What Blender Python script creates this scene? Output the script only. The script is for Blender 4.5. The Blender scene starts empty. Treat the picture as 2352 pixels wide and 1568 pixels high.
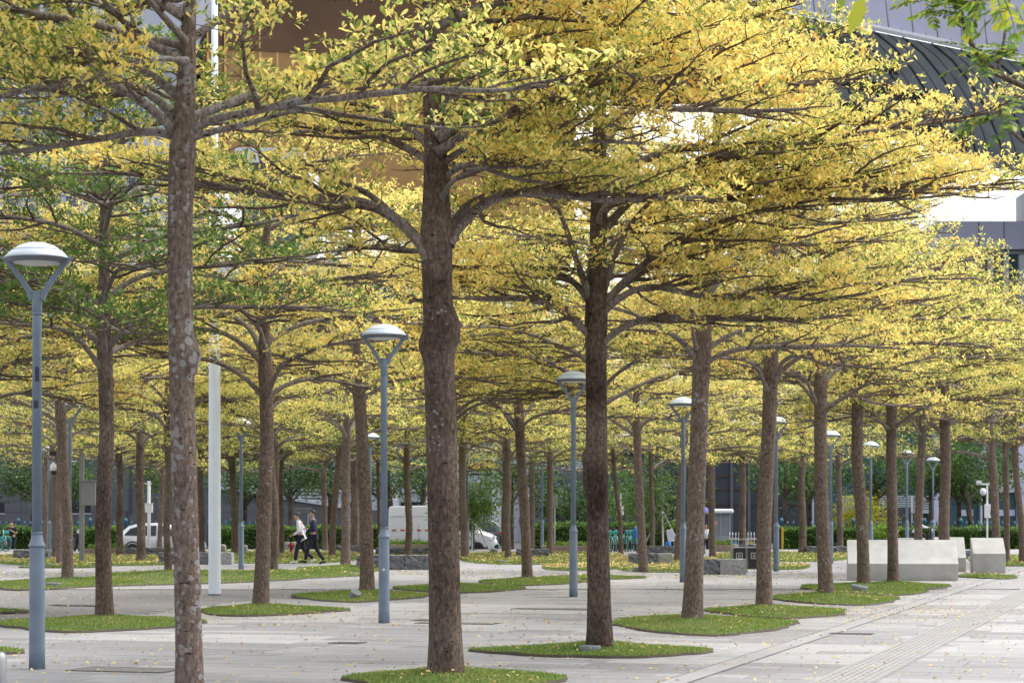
import bpy, bmesh, math, random
import numpy as np
from mathutils import Vector, Matrix
R = math.radians
sc = bpy.context.scene
col = sc.collection

# ------------------------------------------------------------------ camera
# level camera 1.6 m above the plaza, 76 mm lens, rising front (architectural shift)
F, CX, HY, EYE = 5000.0, 1176.0, 1184.0, 1.6
cam_data = bpy.data.cameras.new('camera')
cam = bpy.data.objects.new('camera', cam_data)
col.objects.link(cam)
cam.location = (0, 0, EYE)
cam.rotation_euler = (R(90), 0, 0)
cam_data.sensor_width = 36
cam_data.lens = F / 2352 * 36
cam_data.shift_y = (HY - 784) / 2352
cam_data.clip_end = 3000
cam_data.dof.use_dof = True
cam_data.dof.focus_distance = 26
cam_data.dof.aperture_fstop = 6.3
sc.camera = cam

# ------------------------------------------------------------------ sky, sun, exposure
SUN_EL, SUN_AZ = 60, 70        # degrees; azimuth clockwise from +Y (bright veiled sun, high on the right)
world = bpy.data.worlds.new('World'); sc.world = world; world.use_nodes = True
wn = world.node_tree; wn.nodes.clear()
wo = wn.nodes.new('ShaderNodeOutputWorld'); bg = wn.nodes.new('ShaderNodeBackground')
sky = wn.nodes.new('ShaderNodeTexSky'); sky.sky_type = 'NISHITA'; sky.sun_disc = False
sky.sun_elevation = R(SUN_EL); sky.sun_rotation = R(SUN_AZ)
sky.air_density = 1.0; sky.dust_density = 4.0; sky.ozone_density = 1.0
hs = wn.nodes.new('ShaderNodeHueSaturation'); hs.inputs['Saturation'].default_value = 0.20   # overcast: white cloud layer
wn.links.new(sky.outputs[0], hs.inputs['Color']); wn.links.new(hs.outputs[0], bg.inputs[0])
bg.inputs[1].default_value = 0.15
wn.links.new(bg.outputs[0], wo.inputs[0])
sun_d = bpy.data.lights.new('sun', 'SUN'); sun = bpy.data.objects.new('sun', sun_d); col.objects.link(sun)
sun_d.energy = 0.8; sun_d.angle = R(30); sun_d.color = (1.0, 0.96, 0.9)
_az = R(SUN_AZ); _el = R(SUN_EL)
_sd = Vector((math.sin(_az) * math.cos(_el), math.cos(_az) * math.cos(_el), math.sin(_el)))
sun.rotation_euler = _sd.to_track_quat('Z', 'Y').to_euler()
vs = sc.view_settings
vs.view_transform = 'Standard'; vs.look = 'None'; vs.exposure = 1.38; vs.gamma = 1.0; vs.use_curve_mapping = False
sc.cycles.max_bounces = 8; sc.cycles.diffuse_bounces = 5; sc.cycles.transmission_bounces = 6
sc.cycles.glossy_bounces = 2; sc.cycles.caustics_reflective = False; sc.cycles.caustics_refractive = False

# ------------------------------------------------------------------ helpers
def gp(x, y, z=0.0):
    """ground point at height z that sits at survey reading (x, y)"""
    d = F * (EYE - z) / (y - HY)
    return Vector(((x - CX) * d / F, d, z))
def wp(x, y, d):
    return Vector(((x - CX) * d / F, d, EYE - (y - HY) * d / F))

def empty(name, label, cat, loc=(0, 0, 0), rz=0.0, group=None):
    o = bpy.data.objects.new(name, None); col.objects.link(o)
    o.empty_display_size = 0.2
    o.location = loc; o.rotation_euler = (0, 0, rz)
    o['label'] = label; o['category'] = cat
    if group: o['group'] = group
    return o
def tag(o, label, cat, group=None):
    o['label'] = label; o['category'] = cat
    if group: o['group'] = group
    return o
def link(name, me, parent=None, kind=None):
    o = bpy.data.objects.new(name, me); col.objects.link(o)
    if parent is not None: o.parent = parent
    if kind: o['kind'] = kind
    return o
def copy_tree(o, parent=None):
    c = o.copy(); col.objects.link(c); c.parent = parent
    for ch in list(o.children): copy_tree(ch, c)
    return c

class MB:
    """collects faces, builds ONE mesh object"""
    def __init__(s): s.v = []; s.f = []; s.m = []
    def face(s, pts, mi=0):
        n = len(s.v); s.v += [tuple(p) for p in pts]; s.f.append(tuple(range(n, n + len(pts)))); s.m.append(mi)
        return s
    def box(s, x0, x1, y0, y1, z0, z1, mi=0):
        n = len(s.v)
        s.v += [(x, y, z) for z in (z0, z1) for y in (y0, y1) for x in (x0, x1)]
        for f in ((0, 2, 3, 1), (4, 5, 7, 6), (0, 1, 5, 4), (2, 6, 7, 3), (0, 4, 6, 2), (1, 3, 7, 5)):
            s.f.append(tuple(n + i for i in f)); s.m.append(mi)
        return s
    def prism(s, poly, axis, a0, a1, mi=0):
        """poly: 2D outline; axis 'x' -> (y,z) outline extruded in x; 'y' -> (x,z); 'z' -> (x,y)"""
        def P(p, a):
            return {'x': (a, p[0], p[1]), 'y': (p[0], a, p[1]), 'z': (p[0], p[1], a)}[axis]
        n = len(s.v); k = len(poly)
        s.v += [P(p, a0) for p in poly] + [P(p, a1) for p in poly]
        s.f.append(tuple(n + i for i in range(k))[::-1]); s.f.append(tuple(n + k + i for i in range(k))); s.m += [mi, mi]
        for i in range(k):
            j = (i + 1) % k
            s.f.append((n + i, n + j, n + k + j, n + k + i)); s.m.append(mi)
        return s
    def tube(s, pts, rad, n=10, mi=0, cap=True):
        pts = [Vector(p) for p in pts]
        if not hasattr(rad, '__len__'): rad = [rad] * len(pts)
        base = len(s.v); ref = None
        for i, p in enumerate(pts):
            t = (pts[min(i + 1, len(pts) - 1)] - pts[max(i - 1, 0)]).normalized()
            if ref is None:
                ref = Vector((0, 0, 1)) if abs(t.z) < .9 else Vector((1, 0, 0))
            a = t.cross(ref)
            if a.length < 1e-4: a = t.orthogonal()
            a.normalize(); b = a.cross(t).normalized(); ref = b
            for k in range(n):
                an = 2 * math.pi * k / n
                s.v.append(tuple(p + (a * math.cos(an) + b * math.sin(an)) * rad[i]))
        for i in range(len(pts) - 1):
            for k in range(n):
                q = base + i * n
                s.f.append((q + k, q + (k + 1) % n, q + n + (k + 1) % n, q + n + k)); s.m.append(mi)
        if cap:
            s.f.append(tuple(base + k for k in range(n))[::-1]); s.m.append(mi)
            q = base + (len(pts) - 1) * n
            s.f.append(tuple(q + k for k in range(n))); s.m.append(mi)
        return s
    def lathe(s, prof, n=24, mi=0, c=(0, 0, 0), cap=True):
        """prof: (r,z) list, revolved about z"""
        base = len(s.v)
        for r, z in prof:
            for k in range(n):
                an = 2 * math.pi * k / n
                s.v.append((c[0] + r * math.cos(an), c[1] + r * math.sin(an), c[2] + z))
        for i in range(len(prof) - 1):
            for k in range(n):
                q = base + i * n
                s.f.append((q + k, q + (k + 1) % n, q + n + (k + 1) % n, q + n + k)); s.m.append(mi)
        if cap:
            s.f.append(tuple(base + k for k in range(n))[::-1]); s.m.append(mi)
            q = base + (len(prof) - 1) * n
            s.f.append(tuple(q + k for k in range(n))); s.m.append(mi)
        return s
    def mesh(s, name, mats, smooth=False):
        me = bpy.data.meshes.new(name)
        me.from_pydata(s.v, [], s.f)
        for m in (mats if isinstance(mats, (list, tuple)) else [mats]): me.materials.append(m)
        me.polygons.foreach_set('material_index', s.m)
        if smooth:
            me.polygons.foreach_set('use_smooth', [True] * len(s.f))
        me.update()
        return me
    def build(s, name, mats, parent=None, smooth=False, kind=None, bevel=0):
        o = link(name, s.mesh(name, mats, smooth), parent, kind)
        if bevel:
            b = o.modifiers.new('bevel', 'BEVEL'); b.width = bevel; b.segments = 2; b.limit_method = 'ANGLE'
        return o
def smooth_by_angle(me, deg=35):
    me.polygons.foreach_set('use_smooth', [True] * len(me.polygons))
    try: me.set_sharp_from_angle(angle=R(deg))
    except Exception: pass

def np_mesh(name, verts, faces, mat, smooth=False):
    """verts (N,3), faces (M,k) arrays, all faces k-gons"""
    me = bpy.data.meshes.new(name)
    verts = np.ascontiguousarray(verts, np.float32); faces = np.ascontiguousarray(faces, np.int32)
    m, k = faces.shape
    me.vertices.add(len(verts)); me.vertices.foreach_set('co', verts.ravel())
    me.loops.add(m * k); me.loops.foreach_set('vertex_index', faces.ravel())
    me.polygons.add(m); me.polygons.foreach_set('loop_start', np.arange(0, m * k, k, dtype=np.int32))
    if smooth: me.polygons.foreach_set('use_smooth', np.ones(m, bool))
    me.materials.append(mat)
    me.update(calc_edges=True)
    return me

# ------------------------------------------------------------------ materials
def new_mat(name):
    m = bpy.data.materials.new(name); m.use_nodes = True
    nt = m.node_tree; b = nt.nodes['Principled BSDF']
    return m, nt, b
def N(nt, t, **kw):
    n = nt.nodes.new(t)
    for k, v in kw.items():
        if k in n.inputs: n.inputs[k].default_value = v
        else: setattr(n, k, v)
    return n
def ramp(nt, stops, interp='LINEAR'):
    r = nt.nodes.new('ShaderNodeValToRGB'); cr = r.color_ramp; cr.interpolation = interp
    while len(cr.elements) < len(stops): cr.elements.new(0.5)
    for e, (p, c) in zip(cr.elements, stops):
        e.position = p; e.color = (*c, 1)
    return r
def rgb(h):
    h = h.lstrip('#'); v = [int(h[i:i + 2], 16) / 255 for i in (0, 2, 4)]
    return tuple(x / 12.92 if x < .04045 else ((x + .055) / 1.055) ** 2.4 for x in v)
def plain(name, c, rough=.6, metal=0, var=.12, scale=3.0, bump=0.0, bscale=60, spec=.5, coat=0):
    """one colour with soft wear and fine relief"""
    m, nt, b = new_mat(name)
    tc = N(nt, 'ShaderNodeTexCoord')
    no = N(nt, 'ShaderNodeTexNoise', Scale=scale, Detail=6.0, Roughness=.6)
    nt.links.new(tc.outputs['Object'], no.inputs['Vector'])
    lo = tuple(x * (1 - var) for x in c); hi = tuple(min(1, x * (1 + var)) for x in c)
    rp = ramp(nt, [(.3, lo), (.7, hi)])
    nt.links.new(no.outputs[0], rp.inputs[0]); nt.links.new(rp.outputs[0], b.inputs['Base Color'])
    b.inputs['Roughness'].default_value = rough; b.inputs['Metallic'].default_value = metal
    b.inputs['Specular IOR Level'].default_value = spec
    if coat: b.inputs['Coat Weight'].default_value = coat; b.inputs['Coat Roughness'].default_value = .08
    if bump:
        n2 = N(nt, 'ShaderNodeTexNoise', Scale=bscale, Detail=5.0)
        nt.links.new(tc.outputs['Object'], n2.inputs['Vector'])
        bp = N(nt, 'ShaderNodeBump', Strength=bump, Distance=.02)
        nt.links.new(n2.outputs[0], bp.inputs['Height']); nt.links.new(bp.outputs[0], b.inputs['Normal'])
    return m
def leaf_mat(name, stops, trans=.45, patch=.9, rough=.5):
    """leaf: diffuse + translucent; colour differs per leaf and in soft patches; object property 'green' shifts the tree's tone"""
    m, nt, b = new_mat(name); nt.nodes.remove(b)
    out = [n for n in nt.nodes if n.type == 'OUTPUT_MATERIAL'][0]
    g = N(nt, 'ShaderNodeNewGeometry'); tc = N(nt, 'ShaderNodeTexCoord')
    no = N(nt, 'ShaderNodeTexNoise', Scale=patch, Detail=2.0)
    nt.links.new(g.outputs['Position'], no.inputs['Vector'])
    at = N(nt, 'ShaderNodeAttribute', attribute_type='OBJECT', attribute_name='green')
    # t = rnd*0.62 + noise*1.1 - .36 + green
    a = N(nt, 'ShaderNodeMath', operation='MULTIPLY'); a.inputs[1].default_value = .80
    nt.links.new(g.outputs['Random Per Island'], a.inputs[0])
    c = N(nt, 'ShaderNodeMath', operation='MULTIPLY_ADD'); c.inputs[1].default_value = 1.1; c.inputs[2].default_value = -.47
    nt.links.new(no.outputs[0], c.inputs[0])
    s = N(nt, 'ShaderNodeMath', operation='ADD'); nt.links.new(a.outputs[0], s.inputs[0]); nt.links.new(c.outputs[0], s.inputs[1])
    s2 = N(nt, 'ShaderNodeMath', operation='ADD'); nt.links.new(s.outputs[0], s2.inputs[0]); nt.links.new(at.outputs['Fac'], s2.inputs[1])
    rp = ramp(nt, stops); nt.links.new(s2.outputs[0], rp.inputs[0])
    pr = N(nt, 'ShaderNodeBsdfPrincipled', Roughness=rough); pr.inputs['Specular IOR Level'].default_value = .35
    tl = N(nt, 'ShaderNodeBsdfTranslucent'); mx = N(nt, 'ShaderNodeMixShader'); mx.inputs[0].default_value = trans
    nt.links.new(rp.outputs[0], pr.inputs['Base Color']); nt.links.new(rp.outputs[0], tl.inputs['Color'])
    nt.links.new(pr.outputs[0], mx.inputs[1]); nt.links.new(tl.outputs[0], mx.inputs[2]); nt.links.new(mx.outputs[0], out.inputs[0])
    return m
M = {}
M['leaf'] = leaf_mat('autumn_leaf', [(0.0, (.66, .40, .13)), (.05, (.88, .62, .14)), (.2, (.92, .73, .19)), (.48, (.90, .76, .27)),
                                     (.64, (.64, .62, .19)), (.82, (.28, .36, .07)), (1.0, (.09, .155, .035))], trans=.58)
M['green_leaf'] = leaf_mat('green_leaf', [(0, (.16, .26, .03)), (.4, (.06, .13, .025)), (.8, (.025, .065, .02)), (1, (.02, .045, .016))], trans=.35, patch=.5)
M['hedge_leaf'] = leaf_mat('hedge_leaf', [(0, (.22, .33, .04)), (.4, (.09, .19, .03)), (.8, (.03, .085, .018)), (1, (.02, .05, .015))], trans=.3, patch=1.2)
M['bright_leaf'] = leaf_mat('bright_pinnate_leaf', [(0, (.55, .50, .05)), (.35, (.30, .40, .04)), (.7, (.10, .20, .03)), (1, (.05, .11, .03))], trans=.45, patch=1.5)
M['grass'] = leaf_mat('grass_blade', [(0, (.42, .38, .13)), (.3, (.26, .34, .07)), (.7, (.15, .27, .045)), (1, (.09, .18, .035))], trans=.3, patch=.8)
M['litter'] = leaf_mat('fallen_leaf', [(0, (.16, .06, .025)), (.2, (.34, .17, .05)), (.45, (.52, .36, .11)), (1, (.60, .48, .20))], trans=.15, patch=.4)

def bark_mat(name='bark', lift=1.0, grey=0.0):
    m, nt, b = new_mat(name)
    def tint(c):
        g = sum(c) / 3 * lift; return tuple(x * lift * (1 - grey) + g * grey for x in c)
    tc = N(nt, 'ShaderNodeTexCoord'); mp = N(nt, 'ShaderNodeMapping'); mp.inputs['Scale'].default_value = (1, 1, .42)
    geo = N(nt, 'ShaderNodeNewGeometry')
    nt.links.new(geo.outputs['Position'], mp.inputs['Vector'])
    n1 = N(nt, 'ShaderNodeTexNoise', Scale=34.0, Detail=9.0, Roughness=.72); nt.links.new(mp.outputs[0], n1.inputs['Vector'])
    n2 = N(nt, 'ShaderNodeTexNoise', Scale=1.6, Detail=4.0); nt.links.new(geo.outputs['Position'], n2.inputs['Vector'])
    base = ramp(nt, [(.33, tint((.075, .053, .043))), (.5, tint((.165, .124, .102))), (.66, tint((.29, .23, .195)))]); nt.links.new(n1.outputs[0], base.inputs[0])
    dark = ramp(nt, [(.35, (.010, .006, .005)), (.53, (.048, .030, .021)), (.7, (.15, .095, .066))]); nt.links.new(n1.outputs[0], dark.inputs[0])
    at = N(nt, 'ShaderNodeAttribute', attribute_type='OBJECT', attribute_name='dark')
    # dark staining: amount from object + blotches
    ad = N(nt, 'ShaderNodeMath', operation='MULTIPLY_ADD'); ad.inputs[1].default_value = 2.2; ad.inputs[2].default_value = -1.25
    nt.links.new(n2.outputs[0], ad.inputs[0])
    ad2 = N(nt, 'ShaderNodeMath', operation='ADD'); ad2.use_clamp = True
    nt.links.new(ad.outputs[0], ad2.inputs[0]); nt.links.new(at.outputs['Fac'], ad2.inputs[1])
    mx = N(nt, 'ShaderNodeMix', data_type='RGBA'); nt.links.new(ad2.outputs[0], mx.inputs[0])
    nt.links.new(base.outputs[0], mx.inputs[6]); nt.links.new(dark.outputs[0], mx.inputs[7])
    # lichen
    wv = N(nt, 'ShaderNodeTexNoise', Scale=30.0, Detail=2.0); nt.links.new(geo.outputs['Position'], wv.inputs['Vector'])
    wm = N(nt, 'ShaderNodeMix', data_type='VECTOR'); wm.inputs[0].default_value = .035
    nt.links.new(geo.outputs['Position'], wm.inputs[4]); nt.links.new(wv.outputs['Color'], wm.inputs[5])
    vo = N(nt, 'ShaderNodeTexVoronoi', Scale=15.0); nt.links.new(wm.outputs[1], vo.inputs['Vector'])
    vg = N(nt, 'ShaderNodeTexNoise', Scale=2.6, Detail=3.0); nt.links.new(geo.outputs['Position'], vg.inputs['Vector'])
    # round spots: small where the gate is low, merging where it is high
    v = N(nt, 'ShaderNodeMath', operation='SUBTRACT'); nt.links.new(vg.outputs[0], v.inputs[0])
    vd = N(nt, 'ShaderNodeMath', operation='MULTIPLY_ADD'); vd.inputs[1].default_value = .55; vd.inputs[2].default_value = -.22; nt.links.new(vo.outputs['Distance'], vd.inputs[0])
    nt.links.new(vd.outputs[0], v.inputs[1])
    la = N(nt, 'ShaderNodeAttribute', attribute_type='OBJECT', attribute_name='lichen')
    ls = N(nt, 'ShaderNodeMath', operation='ADD'); nt.links.new(v.outputs[0], ls.inputs[0]); nt.links.new(la.outputs['Fac'], ls.inputs[1])
    lr = ramp(nt, [(.585, (0, 0, 0)), (.61, (.75, .75, .75))]); nt.links.new(ls.outputs[0], lr.inputs[0])
    mx2 = N(nt, 'ShaderNodeMix', data_type='RGBA'); nt.links.new(lr.outputs[0], mx2.inputs[0])
    nt.links.new(mx.outputs[2], mx2.inputs[6]); mx2.inputs[7].default_value = (.32, .315, .32, 1)
    # fine dark pits and horizontal scars
    mp2 = N(nt, 'ShaderNodeMapping'); mp2.inputs['Scale'].default_value = (1, 1, 2.6); nt.links.new(geo.outputs['Position'], mp2.inputs['Vector'])
    sp = N(nt, 'ShaderNodeTexNoise', Scale=15.0, Detail=3.0); nt.links.new(mp2.outputs[0], sp.inputs['Vector'])
    sr = ramp(nt, [(.64, (1, 1, 1)), (.68, (.25, .2, .18))]); nt.links.new(sp.outputs[0], sr.inputs[0])
    mu = N(nt, 'ShaderNodeMix', data_type='RGBA', blend_type='MULTIPLY'); mu.inputs[0].default_value = 1
    nt.links.new(mx2.outputs[2], mu.inputs[6]); nt.links.new(sr.outputs[0], mu.inputs[7])
    nt.links.new(mu.outputs[2], b.inputs['Base Color'])
    b.inputs['Roughness'].default_value = .9; b.inputs['Specular IOR Level'].default_value = .2
    n3 = N(nt, 'ShaderNodeTexNoise', Scale=55.0, Detail=6.0); nt.links.new(mp.outputs[0], n3.inputs['Vector'])
    bp = N(nt, 'ShaderNodeBump', Strength=1.0, Distance=.02); nt.links.new(n3.outputs[0], bp.inputs['Height'])
    bp2 = N(nt, 'ShaderNodeBump', Strength=.8, Distance=.03); nt.links.new(n1.outputs[0], bp2.inputs['Height']); nt.links.new(bp.outputs[0], bp2.inputs['Normal'])
    nt.links.new(bp2.outputs[0], b.inputs['Normal'])
    return m
M['bark'] = bark_mat(); M['limb_bark'] = bark_mat('limb_bark', 1.6, .45)

def granite(name, c, var=.18):
    m, nt, b = new_mat(name)
    geo = N(nt, 'ShaderNodeNewGeometry')
    n1 = N(nt, 'ShaderNodeTexNoise', Scale=120.0, Detail=3.0); nt.links.new(geo.outputs['Position'], n1.inputs['Vector'])
    n2 = N(nt, 'ShaderNodeTexNoise', Scale=.9, Detail=6.0, Roughness=.65); nt.links.new(geo.outputs['Position'], n2.inputs['Vector'])
    ad = N(nt, 'ShaderNodeMix', data_type='FLOAT'); ad.inputs[0].default_value = .6
    nt.links.new(n1.outputs[0], ad.inputs[2]); nt.links.new(n2.outputs[0], ad.inputs[3])
    rp = ramp(nt, [(.3, tuple(x * (1 - var) for x in c)), (.7, tuple(x * (1 + var) for x in c))])
    nt.links.new(ad.outputs[0], rp.inputs[0]); nt.links.new(rp.outputs[0], b.inputs['Base Color'])
    b.inputs['Roughness'].default_value = .62
    bp = N(nt, 'ShaderNodeBump', Strength=.25, Distance=.004); nt.links.new(n1.outputs[0], bp.inputs['Height']); nt.links.new(bp.outputs[0], b.inputs['Normal'])
    return m
M['slab_a'] = granite('granite_light', (.268, .264, .272)); M['slab_b'] = granite('granite_mid', (.215, .212, .221)); M['slab_c'] = granite('granite_pale', (.305, .301, .306))
M['slab_e'] = granite('granite_worn', (.185, .182, .187)); M['slab_d'] = granite('granite_damp', (.13, .13, .122))
M['joint'] = plain('joint_sand', (.16, .155, .15), .9)
# ------------------------------------------------------------------ tree kit
def resample(P, k):
    P = np.asarray(P, float); s = np.r_[0, np.cumsum(np.linalg.norm(np.diff(P, axis=0), axis=1))]
    t = np.linspace(0, s[-1], k)
    return np.stack([np.interp(t, s, P[:, i]) for i in range(3)], 1)
def smooth_path(P, k):
    """Catmull-like smoothing by resample + blur"""
    Q = resample(P, k)
    for _ in range(2):
        Q[1:-1] = .25 * Q[:-2] + .5 * Q[1:-1] + .25 * Q[2:]
    return Q
def tubes(P, Rr, n):
    """P (M,K,3) paths, Rr (M,K) radii -> verts, quads"""
    Mn, K, _ = P.shape
    T = np.empty_like(P); T[:, 1:-1] = P[:, 2:] - P[:, :-2]; T[:, 0] = P[:, 1] - P[:, 0]; T[:, -1] = P[:, -1] - P[:, -2]
    T /= np.linalg.norm(T, axis=2, keepdims=True) + 1e-9
    ref = np.zeros_like(P); ref[..., 2] = 1.; vert = np.abs(T[..., 2]) > .93; ref[vert] = (1, 0, 0)
    A = np.cross(T, ref); A /= np.linalg.norm(A, axis=2, keepdims=True) + 1e-9
    B = np.cross(A, T)
    an = np.arange(n) * 2 * np.pi / n
    V = P[:, :, None] + Rr[:, :, None, None] * (A[:, :, None] * np.cos(an)[None, None, :, None] + B[:, :, None] * np.sin(an)[None, None, :, None])
    idx = np.arange(Mn * K * n).reshape(Mn, K, n)
    a = idx[:, :-1]; b = idx[:, 1:]
    q = np.stack([a, np.roll(a, -1, 2), np.roll(b, -1, 2), b], -1).reshape(-1, 4)
    return V.reshape(-1, 3), q
def leaves(pos, rng, k, size, up=(5, 65), spread=.03, fine=False):
    """rosettes of k obovate leaves at each pos"""
    n = len(pos) * k
    P = np.repeat(pos, k, 0) + rng.normal(0, spread, (n, 3)) * [1, 1, .7]
    az = rng.uniform(0, 2 * np.pi, n); el = np.radians(rng.uniform(up[0], up[1], n)); hang = rng.random(n) < .12; el[hang] *= -1
    D = np.stack([np.cos(az) * np.cos(el), np.sin(az) * np.cos(el), np.sin(el)], 1)
    S = np.cross(D, rng.normal(0, 1, (n, 3)) * .55 + [0, 0, 1]); S /= np.linalg.norm(S, axis=1, keepdims=True) + 1e-9
    Nn = np.cross(S, D)
    L = rng.uniform(.6, 1.3, n)[:, None] * size; W = L * rng.uniform(.19, .27, n)[:, None]
    c = rng.uniform(-.05, .12, n)[:, None] * L
    if fine:
        V = np.stack([P, P + D * L * .55 + S * W * .86 + Nn * c, P + D * L * .86 + S * W * .72 + Nn * c * .5, P + D * L - Nn * c * .4, P + D * L * .86 - S * W * .72 + Nn * c * .5, P + D * L * .55 - S * W * .86 + Nn * c], 1)
        return V.reshape(-1, 3), np.arange(n * 6).reshape(n, 6)
    V = np.stack([P, P + D * L * .66 + S * W + Nn * c, P + D * L - Nn * c * .6, P + D * L * .66 - S * W + Nn * c], 1)
    return V.reshape(-1, 3), np.arange(n * 4).reshape(n, 4)

def limb_path(p0, az, L, rng, e0=40, e1=2, wob=.16):
    """rises out of the trunk, bends over to the horizontal"""
    p = np.array(p0, float); out = [p.copy()]; n = max(6, int(L / .22)); st = L / n; ww = 0; e_w = 0
    for i in range(n):
        t = i / n
        el = np.radians(e1 + (e0 - e1) * max(0, 1 - t * 2.6) ** 1.3 + e_w); ww = ww * .8 + rng.normal(0, wob); e_w = e_w * .7 + rng.normal(0, 4)
        a = az + ww
        p = p + st * np.array([np.cos(a) * np.cos(el), np.sin(a) * np.cos(el), np.sin(el)]); out.append(p.copy())
    return np.array(out)

def foliate(limbs, rng, leaf=.06, k=6, d1=.26, d2=.17, d3=.085, start=.16, thin=0.0, rise=8, sec_len=.55, twig_r=1.0, thick=.10, fine=False):
    """limbs: list of (path, r0) -> secondary branches, twigs, rosettes.  returns twig mesh data and leaf mesh data"""
    secP, secR, terP, terR, ros = [], [], [], [], []
    for path, r0 in limbs:
        seg = np.linalg.norm(np.diff(path, axis=0), axis=1); s = np.r_[0, np.cumsum(seg)]; L = s[-1]
        t = max(.35, L * start); side = 1
        while t <= L:
            i = min(np.searchsorted(s, t) , len(path) - 1); i = max(i, 1)
            f = (t - s[i - 1]) / max(seg[i - 1], 1e-6); p = path[i - 1] + (path[i] - path[i - 1]) * f
            dr = path[i] - path[i - 1]; az0 = math.atan2(dr[1], dr[0])
            last = t > L - d1
            ang = side * R(rng.uniform(30, 68)) if not last else R(rng.uniform(-15, 15))
            ln = min(1.7, (L - t) * sec_len + .38) * rng.uniform(.7, 1.2)
            if last: ln *= .8
            az = az0 + ang; el = R(rng.normal(rise, 9)); q = p.copy(); pts = [q.copy()]; m = 6
            for j in range(m):
                az += rng.normal(-ang * .05, .16); e = el * (1 - j / m * .7) + rng.normal(0, .09)
                q = q + ln / m * np.array([math.cos(az) * math.cos(e), math.sin(az) * math.cos(e), math.sin(e)]); pts.append(q.copy())
            pts = np.array(pts); secP.append(pts)
            rb = max(.008, min(.022, .012 * ln + .004)) * twig_r; secR.append(np.linspace(rb, .0045 * twig_r, m + 1))
            # twigs
            u = .12; sd = 1
            while u < ln:
                g = u / ln * m; j = min(int(g), m - 1); pp = pts[j] + (pts[j + 1] - pts[j]) * (g - j); dd = pts[j + 1] - pts[j]
                a2 = math.atan2(dd[1], dd[0]) + sd * R(rng.uniform(25, 75)); l3 = rng.uniform(.22, .52) * (1 - .35 * u / ln)
                e2 = R(rng.normal(rise + 6, 16)); w = []; z = pp.copy(); w.append(z.copy())
                for h in range(3):
                    a2 += rng.normal(0, .3); ee = e2 + rng.normal(0, .2)
                    z = z + l3 / 3 * np.array([math.cos(a2) * math.cos(ee), math.sin(a2) * math.cos(ee), math.sin(ee)]); w.append(z.copy())
                w = np.array(w); terP.append(w); terR.append(np.array([.0055, .0045, .0036, .0026]) * twig_r)
                if rng.random() >= thin:
                    nn = max(2, int(l3 / d3))
                    for h in np.linspace(.25, 1, nn):
                        g3 = h * 3; jj = min(int(g3), 2); ros.append(w[jj] + (w[jj + 1] - w[jj]) * (g3 - jj))
                u += rng.uniform(.7, 1.3) * d2; sd = -sd
            if rng.random() >= thin:
                ros.append(pts[-1]); ros.append(pts[-2])
            t += rng.uniform(.7, 1.3) * d1; side = -side
    ros = np.array(ros); ros[:, 2] += np.abs(rng.normal(0, thick * .5, len(ros))) + .012
    V1, Q1 = tubes(np.array(secP), np.array(secR), 4); V2, Q2 = tubes(np.array(terP), np.array(terR), 3)
    tw = (np.vstack([V1, V2]), np.vstack([Q1, Q2 + len(V1)]))
    lv = leaves(ros, rng, k, leaf, fine=fine)
    return tw, lv, len(ros) * k

def limb_mesh(path, r0, rng, sides=8, tip=.014, K=None):
    K = K or max(8, int(len(path) * 1.5)); P = smooth_path(path, K)
    t = np.linspace(0, 1, K); rr = tip + (r0 - tip) * (1 - t) ** .85
    rr *= 1 + rng.normal(0, .035, K); rr[0] *= 1.35; rr[1] *= 1.12
    V, Q = tubes(P[None], rr[None], sides)
    return np_mesh('limb', V, Q, M['limb_bark'], True)

def trunk_mesh(path, radii, rng, sides=16, knots=(), rough=.03):
    """path (K,3) world-local, radii (K,), knots: (z, azimuth, size, height)"""
    K = len(path); V, Q = tubes(path[None], np.asarray(radii)[None], sides)
    V = V.reshape(K, sides, 3); C = path[:, None]
    ph = rng.uniform(0, 6, 6); an = np.arange(sides) * 2 * np.pi / sides
    z = path[:, 2][:, None]
    f = 1 + rough * (np.sin(2 * an + ph[0] + z * 1.1) * .6 + np.sin(3 * an + ph[1] - z * 1.7) * .5 + np.sin(5 * an + z * 2.3 + ph[2]) * .25)
    f = f + rng.normal(0, rough * .22, (K, sides))
    D = V - C
    az = np.arctan2(D[..., 1], D[..., 0])
    for kz, ka, ks, kh in knots:
        da = (az - ka + np.pi) % (2 * np.pi) - np.pi
        r = np.sqrt((da * np.asarray(radii)[:, None]) ** 2 + (z - kz) ** 2)
        f = f + kh / np.asarray(radii)[:, None] * (np.exp(-(r / ks) ** 2) * 1.0 - .45 * np.exp(-(r / (ks * .42)) ** 2))
    V = C + D * f[..., None]
    return np_mesh('trunk', V.reshape(-1, 3), Q, M['bark'], True)

def trunk_profile(pts, r, top_r, rng, step=.12, flare=.28, h_first=4.0):
    """pts: local polyline from the foot; returns smooth path + radii"""
    P = smooth_path(np.array(pts, float), max(20, int(np.linalg.norm(np.array(pts[-1]) - np.array(pts[0])) / step)))
    z = P[:, 2] - P[0, 2]; H = z[-1]
    rr = np.where(z < h_first, r * (1.0 - .10 * z / h_first), r * .9 + (top_r - r * .9) * np.clip((z - h_first) / (H - h_first + 1e-6), 0, 1) ** .9)
    rr = rr * (1 + flare * np.exp(-z / .28) + .05 * np.exp(-((z - h_first) / .35) ** 2) * 2)
    return P, rr

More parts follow.
